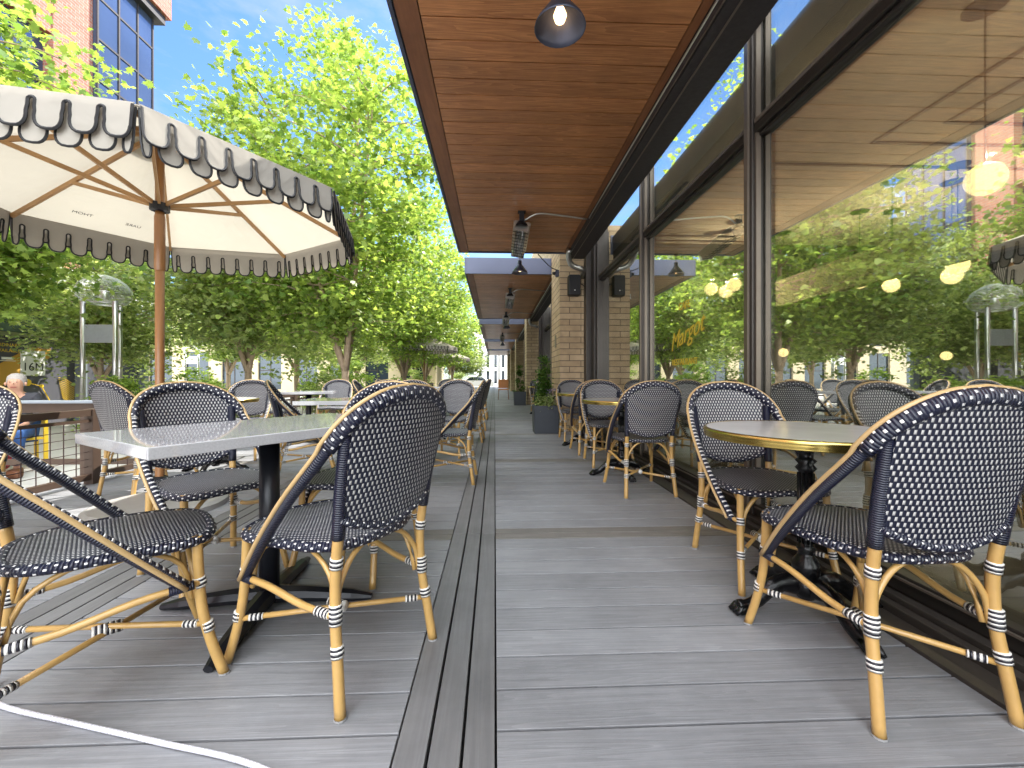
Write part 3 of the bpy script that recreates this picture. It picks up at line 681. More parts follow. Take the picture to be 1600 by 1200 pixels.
# ------------------------------------------------------------------ tables
def white_table(x, y, rz, label, L=1.0, W=.60):
    t = empty('cafe_table', (x, y, 0), rz, label, 'table', 'rectangular white topped tables')
    MB().box((-L/2, -W/2, .704), (L/2, W/2, .74)).build('table_top', M['quartz'], t, bevel=.003)
    MB().tube([(0, 0, .05), (0, 0, .69)], .038, 20).build('pole', M['black_metal'], t, smooth=True)
    MB().box((-.2, -.15, .69), (.2, .15, .703)).build('mounting_plate', M['black_metal'], t)
    for k in range(4):
        a = math.radians(45+90*k)-.15; c_, s_ = math.cos(a), math.sin(a)
        MB().tube([(0.02*c_, .02*s_, .045), (.15*c_, .15*s_, .04), (.33*c_, .33*s_, .024), (.41*c_, .41*s_, .014)], [.034, .030, .024, .012], 8, flat=1.3, ref=(0, 0, 1)).build('foot', M['black_metal'], t, smooth=False)
    return t
A1 = math.atan2(.838, .545)
white_table(-.925, 1.775, A1, 'near rectangular table with shiny grey-white stone top on a black pole')
white_table(-1.12, 3.95, math.radians(8), 'second rectangular white table, beside the nearest profile chair', 1.2, .62)
white_table(-1.08, 6.2, 0, 'third rectangular white table on the left terrace', 1.0, .62)
white_table(-1.12, 7.7, 0, 'fourth rectangular white table on the left terrace', 1.0, .62)
white_table(-1.15, 9.8, 0, 'far rectangular white table under the trees', 1.0, .62)
white_table(-2.72, 6.3, .3, 'rectangular table before the maple trunk, its top pale yellow in the sun', .7, .6)
def round_table(x, y, label, r=.373):
    t = empty('bistro_table', (x, y-.0409*x, 0), 0, label, 'table', 'round marble tables with brass rims')
    MB().lathe([(0, .712), (r-.006, .712), (r-.006, .7235), (0, .7235)], 64).build('marble_top', M['marble'], t)
    MB().lathe([(r-.02, .688), (r-.002, .688), (r+.001, .692), (r-.002, .696), (r+.003, .700), (r-.001, .705), (r+.004, .711), (r+.002, .719), (r-.003, .7245), (r-.009, .7245), (r-.0095, .711), (r-.02, .71)], 64).build('brass_rim', M['brass'], t, smooth=True)
    pr = [(.02, .69), (.07, .69), (.07, .68), (.03, .67), (.026, .66), (.036, .645), (.026, .63), (.026, .61), (.038, .60), (.026, .585), (.038, .57), (.026, .555), (.024, .40), (.026, .26), (.036, .25), (.026, .235), (.03, .22), (.05, .19), (.05, .15), (.04, .14), (.058, .12), (.06, .09), (.045, .07), (.03, .05)]
    MB().lathe(pr, 20, cap1=True).build('column', M['iron'], t, smooth=True)
    fl = MB()
    for k in range(10):
        a = 2*math.pi*k/10; fl.tube([(.025*math.cos(a), .025*math.sin(a), .27), (.025*math.cos(a), .025*math.sin(a), .55)], .005, 6)
    fl.build('fluting', M['iron'], t, smooth=True)
    for k in range(4):
        a = math.pi/2*k+.05; c_, s_ = math.cos(a), math.sin(a)
        f = MB().tube(spline([(.03*c_, .03*s_, .10), (.1*c_, .1*s_, .115), (.16*c_, .16*s_, .085), (.22*c_, .22*s_, .04), (.27*c_, .27*s_, .025), (.295*c_, .295*s_, .022)], 4), [.040]*4+[.036]*4+[.029]*4+[.026]*4+[.032]*3+[.026, .014], 8, flat=.75, ref=(0, 0, 1))
        for j in (-1, 0, 1): f.tube([(.255*c_-j*.014*s_, .255*s_+j*.014*c_, .03), (.285*c_-j*.018*s_, .285*s_+j*.018*c_, .024), (.31*c_-j*.022*s_, .31*s_+j*.022*c_, .008)], [.015, .016, .007], 6)
        f.build('claw_foot', M['iron'], t, smooth=True)
    return t
round_table(1.25, 1.70, 'near round marble table with brass rim between the two biggest right chairs')
round_table(1.22, 4.08, 'second round marble table with brass rim')
round_table(1.24, 5.85, 'third round marble table with brass rim, beside the pier')
round_table(1.22, 11.0, 'tiny round marble table beyond the first planter')
t = round_table(-2.8, 4.25, 'round table with claw feet by the fence behind the umbrella pole')

# ------------------------------------------------------------------ umbrella
def umbrella(cx, cy, ph, label, detail=True, zr=2.20, apex=2.72, Rr=1.33):
    t = empty('market_umbrella', (cx, cy, 0), 0, label, 'umbrella', 'cream scalloped market umbrellas')
    P = [Vector((Rr*math.cos(ph+k*math.pi/4), Rr*math.sin(ph+k*math.pi/4), zr)) for k in range(8)]
    top = Vector((0, 0, apex)); m = MB()
    for k in range(8):
        a, b = P[k], P[(k+1) % 8]; n_ = 8; k0 = len(m.v)
        for i in range(n_+1):
            f = i/n_
            for j in range(9):
                e = a.lerp(b, j/8); q = top.lerp(e, f); s_ = 4*(j/8)*(1-j/8)
                q = q-Vector((0, 0, .035*s_*math.sin(math.pi*min(1, f))*1.0)); m.v.append(tuple(q))
        for i in range(n_):
            for j in range(8): m.quadf((k0+i*9+j, k0+(i+1)*9+j, k0+(i+1)*9+j+1, k0+i*9+j+1))
    c = m.build('canopy', M['canvas'], t, smooth=False)
    MB().lathe([(0, .10), (.12, .075), (.26, .0), (.30, -.06), (.28, -.055)], 8, (0, 0, apex-.02), phase=ph).build('vent_cap', M['canvas'], t)
    for k in range(8):
        a, b = P[k]*1.0, P[(k+1) % 8]*1.0; e = (b-a); L = e.length; e.normalize(); nrm = Vector((e.y, -e.x, 0)); nrm = nrm if nrm.dot(a) > 0 else -nrm
        vp = None
        for lay in (0, 1):
            nt_ = 8; pitch = L/nt_; sw = pitch*.20; crv = []
            zt_, zb = (-.035, -.175) if lay == 0 else (-.075, -.235)
            sh = 0 if lay == 0 else .5
            cs = [(i+sh)*pitch for i in range(0, nt_+1)] if lay == 0 else [(i+.5)*pitch for i in range(nt_)]
            # slots at cs, tongues between
            crv.append((0.012, zt_ if lay == 0 else zb+.02))
            segs = cs if lay else cs[1:-1]
            if lay == 0: crv = [(.012, -.01), (.014, zb+.05)]
            else: crv = [(.010, -.01), (.012, zb+.06)]
            prev = .014
            def tongue(x0, x1):
                w2 = (x1-x0)/2; xm = (x0+x1)/2; out = []
                for q in range(11):
                    an = math.pi*(1+q/10); out.append((xm+w2*math.copysign(abs(math.cos(an))**.7, math.cos(an)), zb+.055+.055*math.sin(an)))
                return out
            for s_ in segs:
                x0 = s_-sw/2; x1 = s_+sw/2; bl = pitch*.015
                crv += tongue(prev, x0-bl); crv += [(x0-.003, zb+.075), (x0, zb+.10)]
                crv += [(x0+sw/2-sw/2*math.cos(math.pi*q/6), zt_+sw/2*math.sin(math.pi*q/6)-sw/2) for q in range(7)]
                crv += [(x1, zb+.10), (x1+.003, zb+.075)]; prev = x1+bl
            crv += tongue(prev, L-.014); crv += [(L-.012, zb+.05), (L-.010, -.01)]
            off = nrm*(.012 if lay == 0 else -.012)
            base = a+off
            w3 = lambda u, z: base+e*u+Vector((0, 0, z))+nrm*(-z*.10)
            pts = [w3(u, z) for u, z in crv]+[w3(L-.002, .0), w3(.002, .0)]
            nm = 'outer_valance' if lay == 0 else 'inner_valance'
            vp = MB().slab(pts, nrm*.003).build(nm, M['valance'], t)
            tb = MB().tube([w3(u, z)+nrm*.0015 for u, z in crv], .0072 if lay == 0 else .006, 5, ref=tuple(nrm))
            tb.build('piping', M['piping'], vp)
    for k in range(8):
        a = P[k]; MB().bar(top*1+Vector((0, 0, -.03)), (a.x*.985, a.y*.985, a.z-.03), .018, .03).build('rib', M['rib'], t)
        mid = top.lerp(a, .56)+Vector((0, 0, -.045)); MB().bar((a.x*.03, a.y*.03, zr-.03), mid, .016, .028).build('strut', M['rib'], t)
    MB().lathe([(.035, -.06), (.06, -.05), (.06, .0), (.035, .01)], 16, (0, 0, zr-.02)).build('hub', M['black_metal'], t)
    MB().lathe([(.028, .08), (.028, apex-.03)], 20, cap1=True).build('pole', M['pole'], t, smooth=True)
    MB().lathe([(.030, zr-.5), (.033, zr-.48), (.033, zr-.12), (.030, zr-.1)], 16, ).build('sleeve', M['pole'], t, smooth=True)
    MB().lathe([(0, .05), (.38, .05), (.41, .035), (.41, .0), (0, .0)][::-1], 40).build('base_plate', M['steel_grey'] if not detail else simple('pale_base', (.38, .37, .36), .5, .2), t)
    MB().lathe([(.05, .05), (.05, .22), (.035, .23)], 16).build('base_tube', M['black_metal'], t)
    return t
um = umbrella(-2.4, 3.13, math.radians(-56), 'large cream market umbrella with black piped scallops at the upper left')
# mirrored print seen through the cream canvas
c0 = Vector((-2.4, 3.05, 0)); ph = math.radians(-56)
k = 4; a = Vector((1.33*math.cos(ph+k*math.pi/4), 1.33*math.sin(ph+k*math.pi/4), 2.2)); b = Vector((1.33*math.cos(ph+5*math.pi/4), 1.33*math.sin(ph+5*math.pi/4), 2.2)); tp = Vector((0, 0, 2.72))
ex = (b-a).normalized(); ey = (tp-(a+b)/2).normalized(); ez = ex.cross(ey)
for wd, off in (('UARE', -.16), ('THOM', .16)):
    pc = (a+b)/2+ey*.24+ex*off
    if ez.z > 0: ez = -ez
    Mx = Matrix(((ex.x, ey.x, ez.x, pc.x), (ex.y, ey.y, ez.y, pc.y), (ex.z, ey.z, ez.z, pc.z-.034), (0, 0, 0, 1)))
    text('canopy_print', wd, .042, M['black'], Mx, um, .0005)
um2 = dupt(um, (-2.87, 17.3, 0), .3, 'small distant market umbrella above the far tables')
dupt(um, (-2.9, 27, 0), .1, 'farthest cream umbrella, half lost under the trees')

# ------------------------------------------------------------------ fence
XF = -3.56
fn = empty('wire_fence', (XF, 0, 0), 0, 'brown metal fence with square wire mesh along the left deck edge', 'fence')
posts = [.15+1.87*k for k in range(0, 14)]
for y in posts: MB().box((-.04, y-.04, -.3), (.04, y+.04, .66)).build('post', M['fence'], fn, bevel=.004)
for a, b in zip(posts, posts[1:]):
    MB().box((-.03, a+.041, .60), (.03, b-.041, .655)).box((-.025, a+.041, .04), (.025, b-.041, .09)).box((-.02, a+.041, .545), (.02, b-.041, .57)).build('rail', M['fence'], fn)
    m = MB(); n_ = 17
    for i in range(1, n_): y = a+.04+(b-a-.08)*i/n_; m.box((-.003, y-.0025, .09), (.003, y+.0025, .545))
    for i in range(1, 7): z = .09+.455*i/7; m.box((-.0025, a+.041, z-.0025), (.0025, b-.041, z+.0025))
    m.build('wire_mesh', M['rust'], fn)
rl = empty('timber_railing', (-5.7, 4.75, -.3), 0, 'dark timber railing with a grey ledge in front of the seated people', 'railing')
MB().box((-1.95, -.03, .86), (1.95, .03, .965)).box((-1.95, -.02, .30), (1.95, .02, .36)).build('rail', M['fence'], rl, bevel=.006)
MB().box((-1.95, -.14, .966), (1.95, .06, .99)).build('ledge', M['steel_grey'], rl, bevel=.004)
for x in (-1.9, -.35, 1.3): MB().box((x-.04, -.04, 0), (x+.04, -.031, .86)).box((x-.04, -.029, 0), (x+.04, .05, .859)).build('post', M['fence'], rl)

# ------------------------------------------------------------------ trees
MAPLE = [(0, 0), (.10, .06), (.38, -.02), (.30, .16), (.52, .36), (.30, .40), (.33, .62), (.14, .56), (0, 1.0)]
MAPLE = np.array(MAPLE+[(-x, y) for x, y in MAPLE[-2:0:-1]])-np.array([0, .45])
OVAL = np.array([(0, -.5), (.18, -.2), (.2, .1), (0, .5), (-.2, .1), (-.18, -.2)])
def leaves(name, C, size, mat, parent, shape=MAPLE, seed=1, flat=.45, droop=.35):
    rg = np.random.RandomState(seed); n_ = len(C); K_ = len(shape)
    th = rg.rand(n_)*2*np.pi; nz = np.abs(rg.randn(n_))+flat; nn = np.stack([rg.randn(n_)*.8, rg.randn(n_)*.8, nz], 1); nn /= np.linalg.norm(nn, axis=1)[:, None]
    t1 = np.stack([np.cos(th), np.sin(th), -droop*np.ones(n_)], 1); t1 -= nn*(t1*nn).sum(1)[:, None]; t1 /= np.linalg.norm(t1, axis=1)[:, None]; t2 = np.cross(nn, t1)
    sz_ = size*(.6+.8*rg.rand(n_))
    V = C[:, None, :]+sz_[:, None, None]*(shape[None, :, 0, None]*t2[:, None, :]+shape[None, :, 1, None]*t1[:, None, :]-(np.abs(shape[None, :, 0, None])*.35)*nn[:, None, :])
    me = bpy.data.meshes.new(name); me.vertices.add(n_*K_); me.vertices.foreach_set('co', V.reshape(-1).astype(np.float32))
    me.loops.add(n_*K_); me.loops.foreach_set('vertex_index', np.arange(n_*K_, dtype=np.int32))
    me.polygons.add(n_); me.polygons.foreach_set('loop_start', np.arange(0, n_*K_, K_, dtype=np.int32)); me.update(calc_edges=True); me.validate()
    me.materials.append(mat); o = bpy.data.objects.new(name, me); COL.objects.link(o); o.parent = parent; return o
def make_tree(label, h, zc0, rad, nleaf, lsize, mat, seed, stems=5, group='trees beside the terrace', lean=(0, 0), topx=0.6):
    rg = random.Random(seed); npr = np.random.RandomState(seed)
    t = empty('maple_tree', (0, 0, 0), 0, label, 'tree', group); m = MB(); tips = []
    fork = Vector((0, 0, 1.15)); m.tube(spline([(0, 0, -.35), (.02, .01, .3), (0.0, 0, .8), fork], 3), [.12]+[.095]*4+[.085]*5, 10)
    for k in range(stems):
        a = 2*math.pi*k/stems+rg.uniform(-.3, .3); up = k == 0
        R_ = rad*(.12 if up else rg.uniform(.45, .8)); hh = h*(.93 if up else rg.uniform(.5, .85))
        P = spline([fork-Vector((0, 0, .1)), Vector((math.cos(a)*R_*.3, math.sin(a)*R_*.3, 1.1+(hh-1.1)*.3)), Vector((math.cos(a)*R_*.65, math.sin(a)*R_*.65, 1.1+(hh-1.1)*.65)), Vector((math.cos(a)*R_, math.sin(a)*R_, hh))], 5)
        n_ = len(P); m.tube(P, [.060*(1-i/n_)+.010 for i in range(n_)], 7)
        for j in range(3, n_, 1):
            for _ in range(3 if j > 5 else 2):
                b = rg.uniform(0, 2*math.pi); f = j/n_; zz = P[j].z
                prof = math.sin(math.pi*min(1, max(0.03, (zz-zc0)/(h-zc0)))**.75)**.6
                ln = rad*prof*rg.uniform(.35, .95)
                q = P[j]+Vector((math.cos(b)*ln, math.sin(b)*ln, rg.uniform(-.1, .5)))
                rr = math.hypot(q.x, q.y)
                if rr > rad*max(prof, .15): q.x *= rad*prof/rr; q.y *= rad*prof/rr
                pm = P[j].lerp(q, .5)+Vector((0, 0, .12)); m.tube([P[j], pm, q], [.02, .012, .004], 5, caps=False)
                tips += [pm, q, P[j].lerp(q, .75)+Vector((0, 0, .08))]
    # drooping lower shoots and outer shell clumps
    for _ in range(int(70*rad/3)):
        b = rg.uniform(0, 2*math.pi); u = rg.random()**.8; z = zc0+(h-zc0)*u; prof = math.sin(math.pi*min(1, max(.05, u*.9+.08))**.8)**.6
        tips.append(Vector((math.cos(b)*rad*prof*rg.uniform(.55, 1.02), math.sin(b)*rad*prof*rg.uniform(.55, 1.02), z)))
    m.build('trunk', M['bark'], t, smooth=True)
    T = np.array([tuple(q) for q in tips]); idx = npr.randint(0, len(T), nleaf); wgt = .6+npr.rand(len(T))
    C = T[idx]+npr.randn(nleaf, 3)*np.array([.26, .26, .17])*(wgt[idx][:, None])*(rad/3)**.5
    C = C[C[:, 2] > zc0-.3]
    leaves('crown', C, lsize, mat, t, MAPLE, seed)
    return t
def place(t, x, y, rz=0, s_=None):
    t.location = (x, y, 0); t.rotation_euler = (0, 0, rz)
    if s_: t.scale = s_
T1 = make_tree('big green maple with several stems in the middle of the picture', 8.9, 1.7, 3.0, 24000, .125, M['leaf'], 3)
place(T1, -3.55, 10.2, .4)
T3 = make_tree('bright maple at the left edge, its leaves above and below the umbrella', 7.2, 2.1, 2.5, 19000, .12, M['leaf'], 11, 4)
place(T3, -8.0, 6.4, 0)
T2 = make_tree('paler tree behind the umbrella pole', 6.6, 1.0, 2.3, 16000, .12, M['leaf2'], 23, 4)
place(T2, -6.6, 11.6, 1.1)
def tcopy(src, x, y, rz, sc_, label):
    c = src.copy(); COL.objects.link(c); c.location = (x, y, 0); c.rotation_euler = (0, 0, rz); c.scale = sc_; c['label'] = label
    for ch in src.children:
        k_ = ch.copy(); COL.objects.link(k_); k_.parent = c
    return c
bpy.context.view_layer.update()
tcopy(T2, -10.4, 11.6, 2.0, (.85, .85, .8), 'leafy tree behind the clear domed lamp')
tcopy(T1, -3.6, 17.0, 2.1, (.95, .95, .9), 'maple behind the big one, left of the canopies')
tcopy(T1, -3.9, 24.0, 3.9, (1, 1, .9), 'maple far along the terrace, near the vanishing point')
tcopy(T3, -3.2, 32.0, 1.0, (1.2, 1.2, 1), 'distant tree at the end of the terrace')
tcopy(T2, -8.5, 18.5, .5, (1.25, 1.25, 1.1), 'pale tree in the second row beyond the fence')
tcopy(T3, -13.5, 22, 4.4, (1.2, 1.2, 1.0), 'green tree across the plaza before the cream building')
tcopy(T2, -9, 28, 5.2, (1.4, 1.4, 1.1), 'pale tree across the plaza, farther back')
tcopy(T2, -3.5, 43, 1.7, (1.2, 1.2, .8), 'small yellow-green tree at the far end of the walkway')
tcopy(T3, -7.0, 36, 2.7, (1.4, 1.4, 1.0), 'far tree half hidden behind the terrace maples')
def shrub(x, y, r, h, z0, n_, mat, label, seed, name='shrub', shape=OVAL, ls=.07, group=None, cat='shrub', cone=False):
    t = empty(name, (x, y, z0), 0, label, cat, group); rg = np.random.RandomState(seed)
    m = MB(); rr = random.Random(seed)
    for k_ in range(6):
        a = rr.uniform(0, 6.3); q = rr.uniform(.2, .7)*r; m.tube([(0, 0, 0), (q*.4*math.cos(a), q*.4*math.sin(a), h*.4), (q*math.cos(a), q*math.sin(a), h*.8)], [.012, .008, .003], 5)
    m.build('stem', M['bark'], t)
    ncl = max(10, n_//60); cl = []
    for _ in range(ncl):
        a = rg.rand()*6.28; u = rg.rand(); rad = r*(1-u*.75 if cone else math.sin(math.pi*min(.97, .15+u*.8))**.6)*rg.rand()**.4
        cl.append((rad*math.cos(a), rad*math.sin(a), h*(.06+.9*u)))
    cl = np.array(cl); C = cl[rg.randint(0, ncl, n_)]+rg.randn(n_, 3)*np.array([.08, .08, .06])*max(.5, r/.6)
    leaves('foliage', C, ls, mat, t, shape, seed, .3, .1); return t
for i, (x, y, r, h) in enumerate([(-6.4, 8.6, .6, 1.15), (-5.5, 8.3, .6, 1.2), (-4.7, 8.4, .55, 1.05), (-7.6, 8.8, .6, 1.2)]):
    shrub(x, y, r, h, -.28, 2600, M['leaf'] if i % 2 else M['leaf2'], ['yellow-green bush just left of the umbrella pole', 'bush just right of the umbrella pole', 'low bush before the pale tree trunk', 'bush at the foot of the domed lamp'][i], 40+i, group='bushes along the plaza side of the fence', ls=.085)

SHR = [o for o in bpy.data.objects if o.name.startswith('shrub') and o.parent is None]
for i, (x, y, k_) in enumerate([(-5.2, 13.5, 1.3), (-6.3, 16, 1.5), (-4.6, 20.5, 1.3), (-7.5, 23, 1.9), (-5.0, 27, 1.7), (-9.8, 14.5, 1.4), (-3.2, 36, 1.8)]):
    c = SHR[i % 4].copy(); COL.objects.link(c); c.location = (x, y, -.28); c.rotation_euler = (0, 0, i*1.3); c.scale = (k_, k_, k_*.9)
    c['label'] = ['bush beyond the fence, just left of the big maple trunk', 'bush in the plaza behind the maple trunk', 'bush under the second maple', 'wide bush far out in the plaza', 'bush below the small distant umbrella', 'bush in front of the cream building, right of the domed lamp', 'farthest bush at the end of the terrace'][i]
    for ch in SHR[i % 4].children:
        q_ = ch.copy(); COL.objects.link(q_); q_.parent = c
# ------------------------------------------------------------------ planters by the piers
def planter(x, y, label, n_):
    t = empty('planter', (x, y, 0), 0, label, 'planter', 'square charcoal planters by the brick piers')
    a, b, hh = .20, .215, .47
    m = MB(); k0 = 0
    for (r_, z) in ((a, .0), (b, hh), (b-.02, hh), (b-.03, .40)):
        for sx, sy in ((-1, -1), (1, -1), (1, 1), (-1, 1)): m.v.append((sx*r_, sy*r_, z))
    for i in range(3):
        for j in range(4): m.quadf((i*4+j, i*4+(j+1) % 4, (i+1)*4+(j+1) % 4, (i+1)*4+j))
    m.build('box', M['planter'], t, bevel=.008); MB().box((-b+.03, -b+.03, .38), (b-.03, b-.03, .42)).build('soil', M['soil'], t)
planter(.87, 7.25, 'near charcoal planter before the first brick pier', 1)
shrub(.85, 7.27, .17, .98, .42, 2200, M['leaf3'], 'upright evergreen bush in the near charcoal planter', 51, 'evergreen_bush', OVAL, .05, None, 'plant', True)
shrub(.90, 7.18, .17, .22, .42, 900, M['leaf2'], 'low trailing greenery at the foot of the near planter bush', 52, 'trailing_plant', OVAL, .04, None, 'plant')
shrub(.98, 7.20, .09, .36, .42, 300, M['lavender'], 'pale purple lavender in the near planter', 53, 'lavender_plant', OVAL, .025, None, 'plant')
planter(.87, 14.7, 'far charcoal planter before the second brick pier', 1)
shrub(.87, 14.7, .18, .95, .42, 1500, M['leaf3'], 'upright evergreen bush in the far charcoal planter', 54, 'evergreen_bush', OVAL, .055, None, 'plant', True)

# ------------------------------------------------------------------ domed plaza lamps
def dome_lamp(x, y, label, sc_=1):
    t = empty('plaza_lamp', (x, y, -.3), 0, label, 'lamp', 'clear domed plaza lamps on three posts')
    for k_ in range(3):
        a = math.radians([205, -20, 85][k_]); MB().tube([(.36*math.cos(a), .36*math.sin(a), 0), (.36*math.cos(a), .36*math.sin(a), 2.95)], .048, 12).build('post', M['alu'], t, smooth=True)
    pr = [(.0, 3.56), (.12, 3.545), (.27, 3.48), (.40, 3.37), (.48, 3.23), (.50, 3.12), (.46, 3.0), (.37, 2.92), (.30, 2.9)]
    MB().lathe(pr, 32).build('dome', M['milky'], t, smooth=True)
    dr = MB()
    for r_, z_, w_ in ((.502, 3.12, .009), (.30, 2.9, .014), (.36, 2.93, .008)): dr.tube([(r_*math.cos(q*math.pi/16), r_*math.sin(q*math.pi/16), z_) for q in range(32)], w_, 6, closed=True)
    dr.build('dome_rim', M['alu'], t, smooth=True)
    MB().lathe([(0, 2.95), (.09, 2.95), (.1, 3.05), (.06, 3.2), (0, 3.22)], 16).build('lamp_holder', M['alu'], t, smooth=True)
    MB().box((-.31, -.17, 2.02), (.33, -.15, 2.42)).build('sign_plate', M['alu'], t, bevel=.004)
    return t
dome_lamp(-8.8, 9.9, 'clear domed lamp on three posts left of the umbrella pole')
dome_lamp(-16.6, 24.0, 'small distant domed lamp right of the umbrella pole')
t = empty('parking_sign', (-13.2, 16.1, -.3), 0, 'small white sign with purple and blue marks beside the umbrella pole', 'sign')
MB().tube([(0, 0, 0), (0, 0, 2.3)], .03, 8).build('post', M['alu'], t)
MB().box((-.17, -.05, 1.30), (.17, -.032, 1.84)).build('plate', M['white'], t)
MB().lathe([(.06, 0), (.085, 0), (.085, .004), (.06, .004)], 20).build('ring_mark', simple('purple_mark', (.25, .05, .3), .5), t).matrix_local = Matrix.Translation((0, -.052, 1.68)) @ Matrix.Rotation(math.pi/2, 4, 'X')
MB().box((-.08, -.056, 1.40), (.08, -.0505, 1.52)).build('blue_mark', M['blue_sign'], t)

# ------------------------------------------------------------------ buildings across the plaza
XB = -12.0
bb = empty('brick_building', (XB, 5, -.3), 0, 'tall red brick building with blue glass at the upper left', 'building')
def bpz(mb, nm, mat, parent=bb, **kw):
    o = mb.build(nm, mat, parent, **kw)
    if parent is bb: o.location = (-XB, -5, .3)
    return o
bpz(MB().box((XB-14, -12, 3.6), (XB-.35, 13.1, 17.4)), 'core', M['brick_red'])
fl = [(4.0, 6.7), (7.6, 10.3), (11.2, 13.9)]
pb = MB(); ys_ = [-12+2.4*i for i in range(11)]      # piers
for y in ys_: pb.box((XB-.349, y, 3.6), (XB, y+.9, 17.4))
pb.box((XB-.349, 12.902, 3.6), (XB, 13.12, 17.4))
for z0, z1 in ((3.6, 4.0), (6.7, 7.6), (10.3, 11.2), (13.9, 17.3)):
    for i, y in enumerate(ys_):
        pb.box((XB-.349, y+.9, z0), (XB-.04, min(y+2.4, 12.42) if i < 10 else 12.42, z1)) if y+.9 < 12.4 else None
bpz(pb, 'brick_facade', M['brick_red'])
for z0, z1 in fl:
    for y in ys_[:-1]:
        if y > 1:
            wn = bpz(MB().box((XB-.345, y+.9, z0), (XB-.28, y+2.4, z1)), 'window', M['glass_blue'])
            MB().box((XB-.279, y+1.62, z0), (XB-.25, y+1.68, z1)).box((XB-.279, y+.9, z0+1.3), (XB-.252, y+2.4, z0+1.36)).build('window_bar', M['bronze'], wn)
gb = bpz(MB().box((XB-6, 13.13, 3.6), (XB+.10, 15.2, 13.4)), 'glass_bay', M['glass_blue'])
mg = MB()
for y in (13.13, 13.85, 14.55, 15.17): mg.box((XB+.101, y, 3.6), (XB+.13, y+.05, 13.4))
for z in [3.6+1.25*k_ for k_ in range(8)]: mg.box((XB+.101, 13.18, z), (XB+.125, 15.17, z+.06))
mg.build('glazing_bar', M['steel_dark'], gb)
bpz(MB().box((XB-6, 13.0, 13.41), (XB+.35, 15.45, 13.7)), 'cornice', M['steel_dark']); bpz(MB().box((XB-6, 13.11, 13.71), (XB+.45, 15.6, 16.5)), 'attic', M['brick_red'])
# shopfront
bpz(MB().box((XB-8, -12, -.3), (XB-.2, 15.2, 3.59)), 'shop_wall', M['wall_grey'])
sf = MB()
for y in (9.0, 10.35, 12.9, 15.1): sf.box((XB-.19, y-.12, -.3), (XB+.05, y, 2.95))
bpz(sf, 'shop_column', M['steel_grey']); bpz(MB().box((XB-.19, -12, 2.96), (XB+.55, 15.3, 3.25)), 'shop_canopy', M['steel_grey']); bpz(MB().box((XB-.19, -12, 3.255), (XB+.1, 15.25, 4.0)), 'signband', M['wall_white'])
cl = MB()
for y0, y1 in ((3, 5.5), (6, 8.8), (9.02, 10.2), (10.4, 11.5), (11.55, 12.75)): cl.box((XB-.19, y0, 2.1), (XB-.12, y1, 2.9))
bpz(cl, 'clerestory', simple('clerestory_glass', (.16, .22, .22), .15, .3, .3, 2))
bpz(MB().box((XB-.19, 9.02, 2.0), (XB-.1, 12.78, 2.09)), 'clerestory_rail', M['alu'])
# printed hoarding
def onwall(y, z): return Vector((XB-.185, y, z))
ar = MB(); ar.slab([(XB-.19, 10.42, .38), (XB-.19, 10.42, .95), (XB-.19, 11.0, 1.35), (XB-.19, 11.6, 1.75), (XB-.19, 12.1, 1.75), (XB-.19, 12.1, 1.5), (XB-.19, 11.4, 1.05), (XB-.19, 10.9, .7)], (.012, 0, 0))
bpz(ar, 'ochre_band', M['ochre'])
bpz(MB().box((XB-.19, 11.36, 1.0), (XB-.165, 11.95, 1.66)), 'white_square', M['white'])
ln = MB().tube([(XB-.17, y, z) for y, z in ((10.9, .55), (11.15, .75), (11.5, .82), (11.85, .72), (12.0, .45), (12.1, .25))], .014, 6)
for y, z, r_ in ((11.15, .75, .05), (11.5, .82, .09), (11.85, .72, .045)):
    ln.slab([(XB-.175, y+r_*math.cos(q*.4), z+r_*math.sin(q*.4)) for q in range(16)], (.03, 0, 0))
for k_ in range(12): ln.tube([(XB-.175, 12.3+.05*k_*.2, .95-.05*k_), (XB-.175, 12.5, .9-.055*k_), (XB-.175, 12.75, .75-.06*k_)], .008, 4)
bpz(ln, 'yellow_line', M['yellow'])
faceR = lambda y, z: Matrix.Translation((XB-.16, y, z)) @ Matrix(((0,0,1,0),(1,0,0,0),(0,1,0,0),(0,0,0,1)))
for nm, body, sz_, mt, y, z in (('print', 'EXTRAORDINARY', .115, 'yellow', 10.88, 1.76), ('print', 'SPACE AVAILABLE', .115, 'yellow', 10.88, 1.62), ('print', '16M', .30, 'black', 11.65, 1.22)):
    o = text(nm, body, sz_, M[mt], faceR(y, z), bb); o.location = (-XB, -5, .3)
bpz(MB().box((XB-.19, 10.55, 1.40), (XB-.17, 10.8, 1.46)).box((XB-.19, 10.95, 1.40), (XB-.17, 11.2, 1.46)).box((XB-.19, 10.5, 1.36), (XB-.17, 11.25, 1.375)), 'print_block', M['white'])

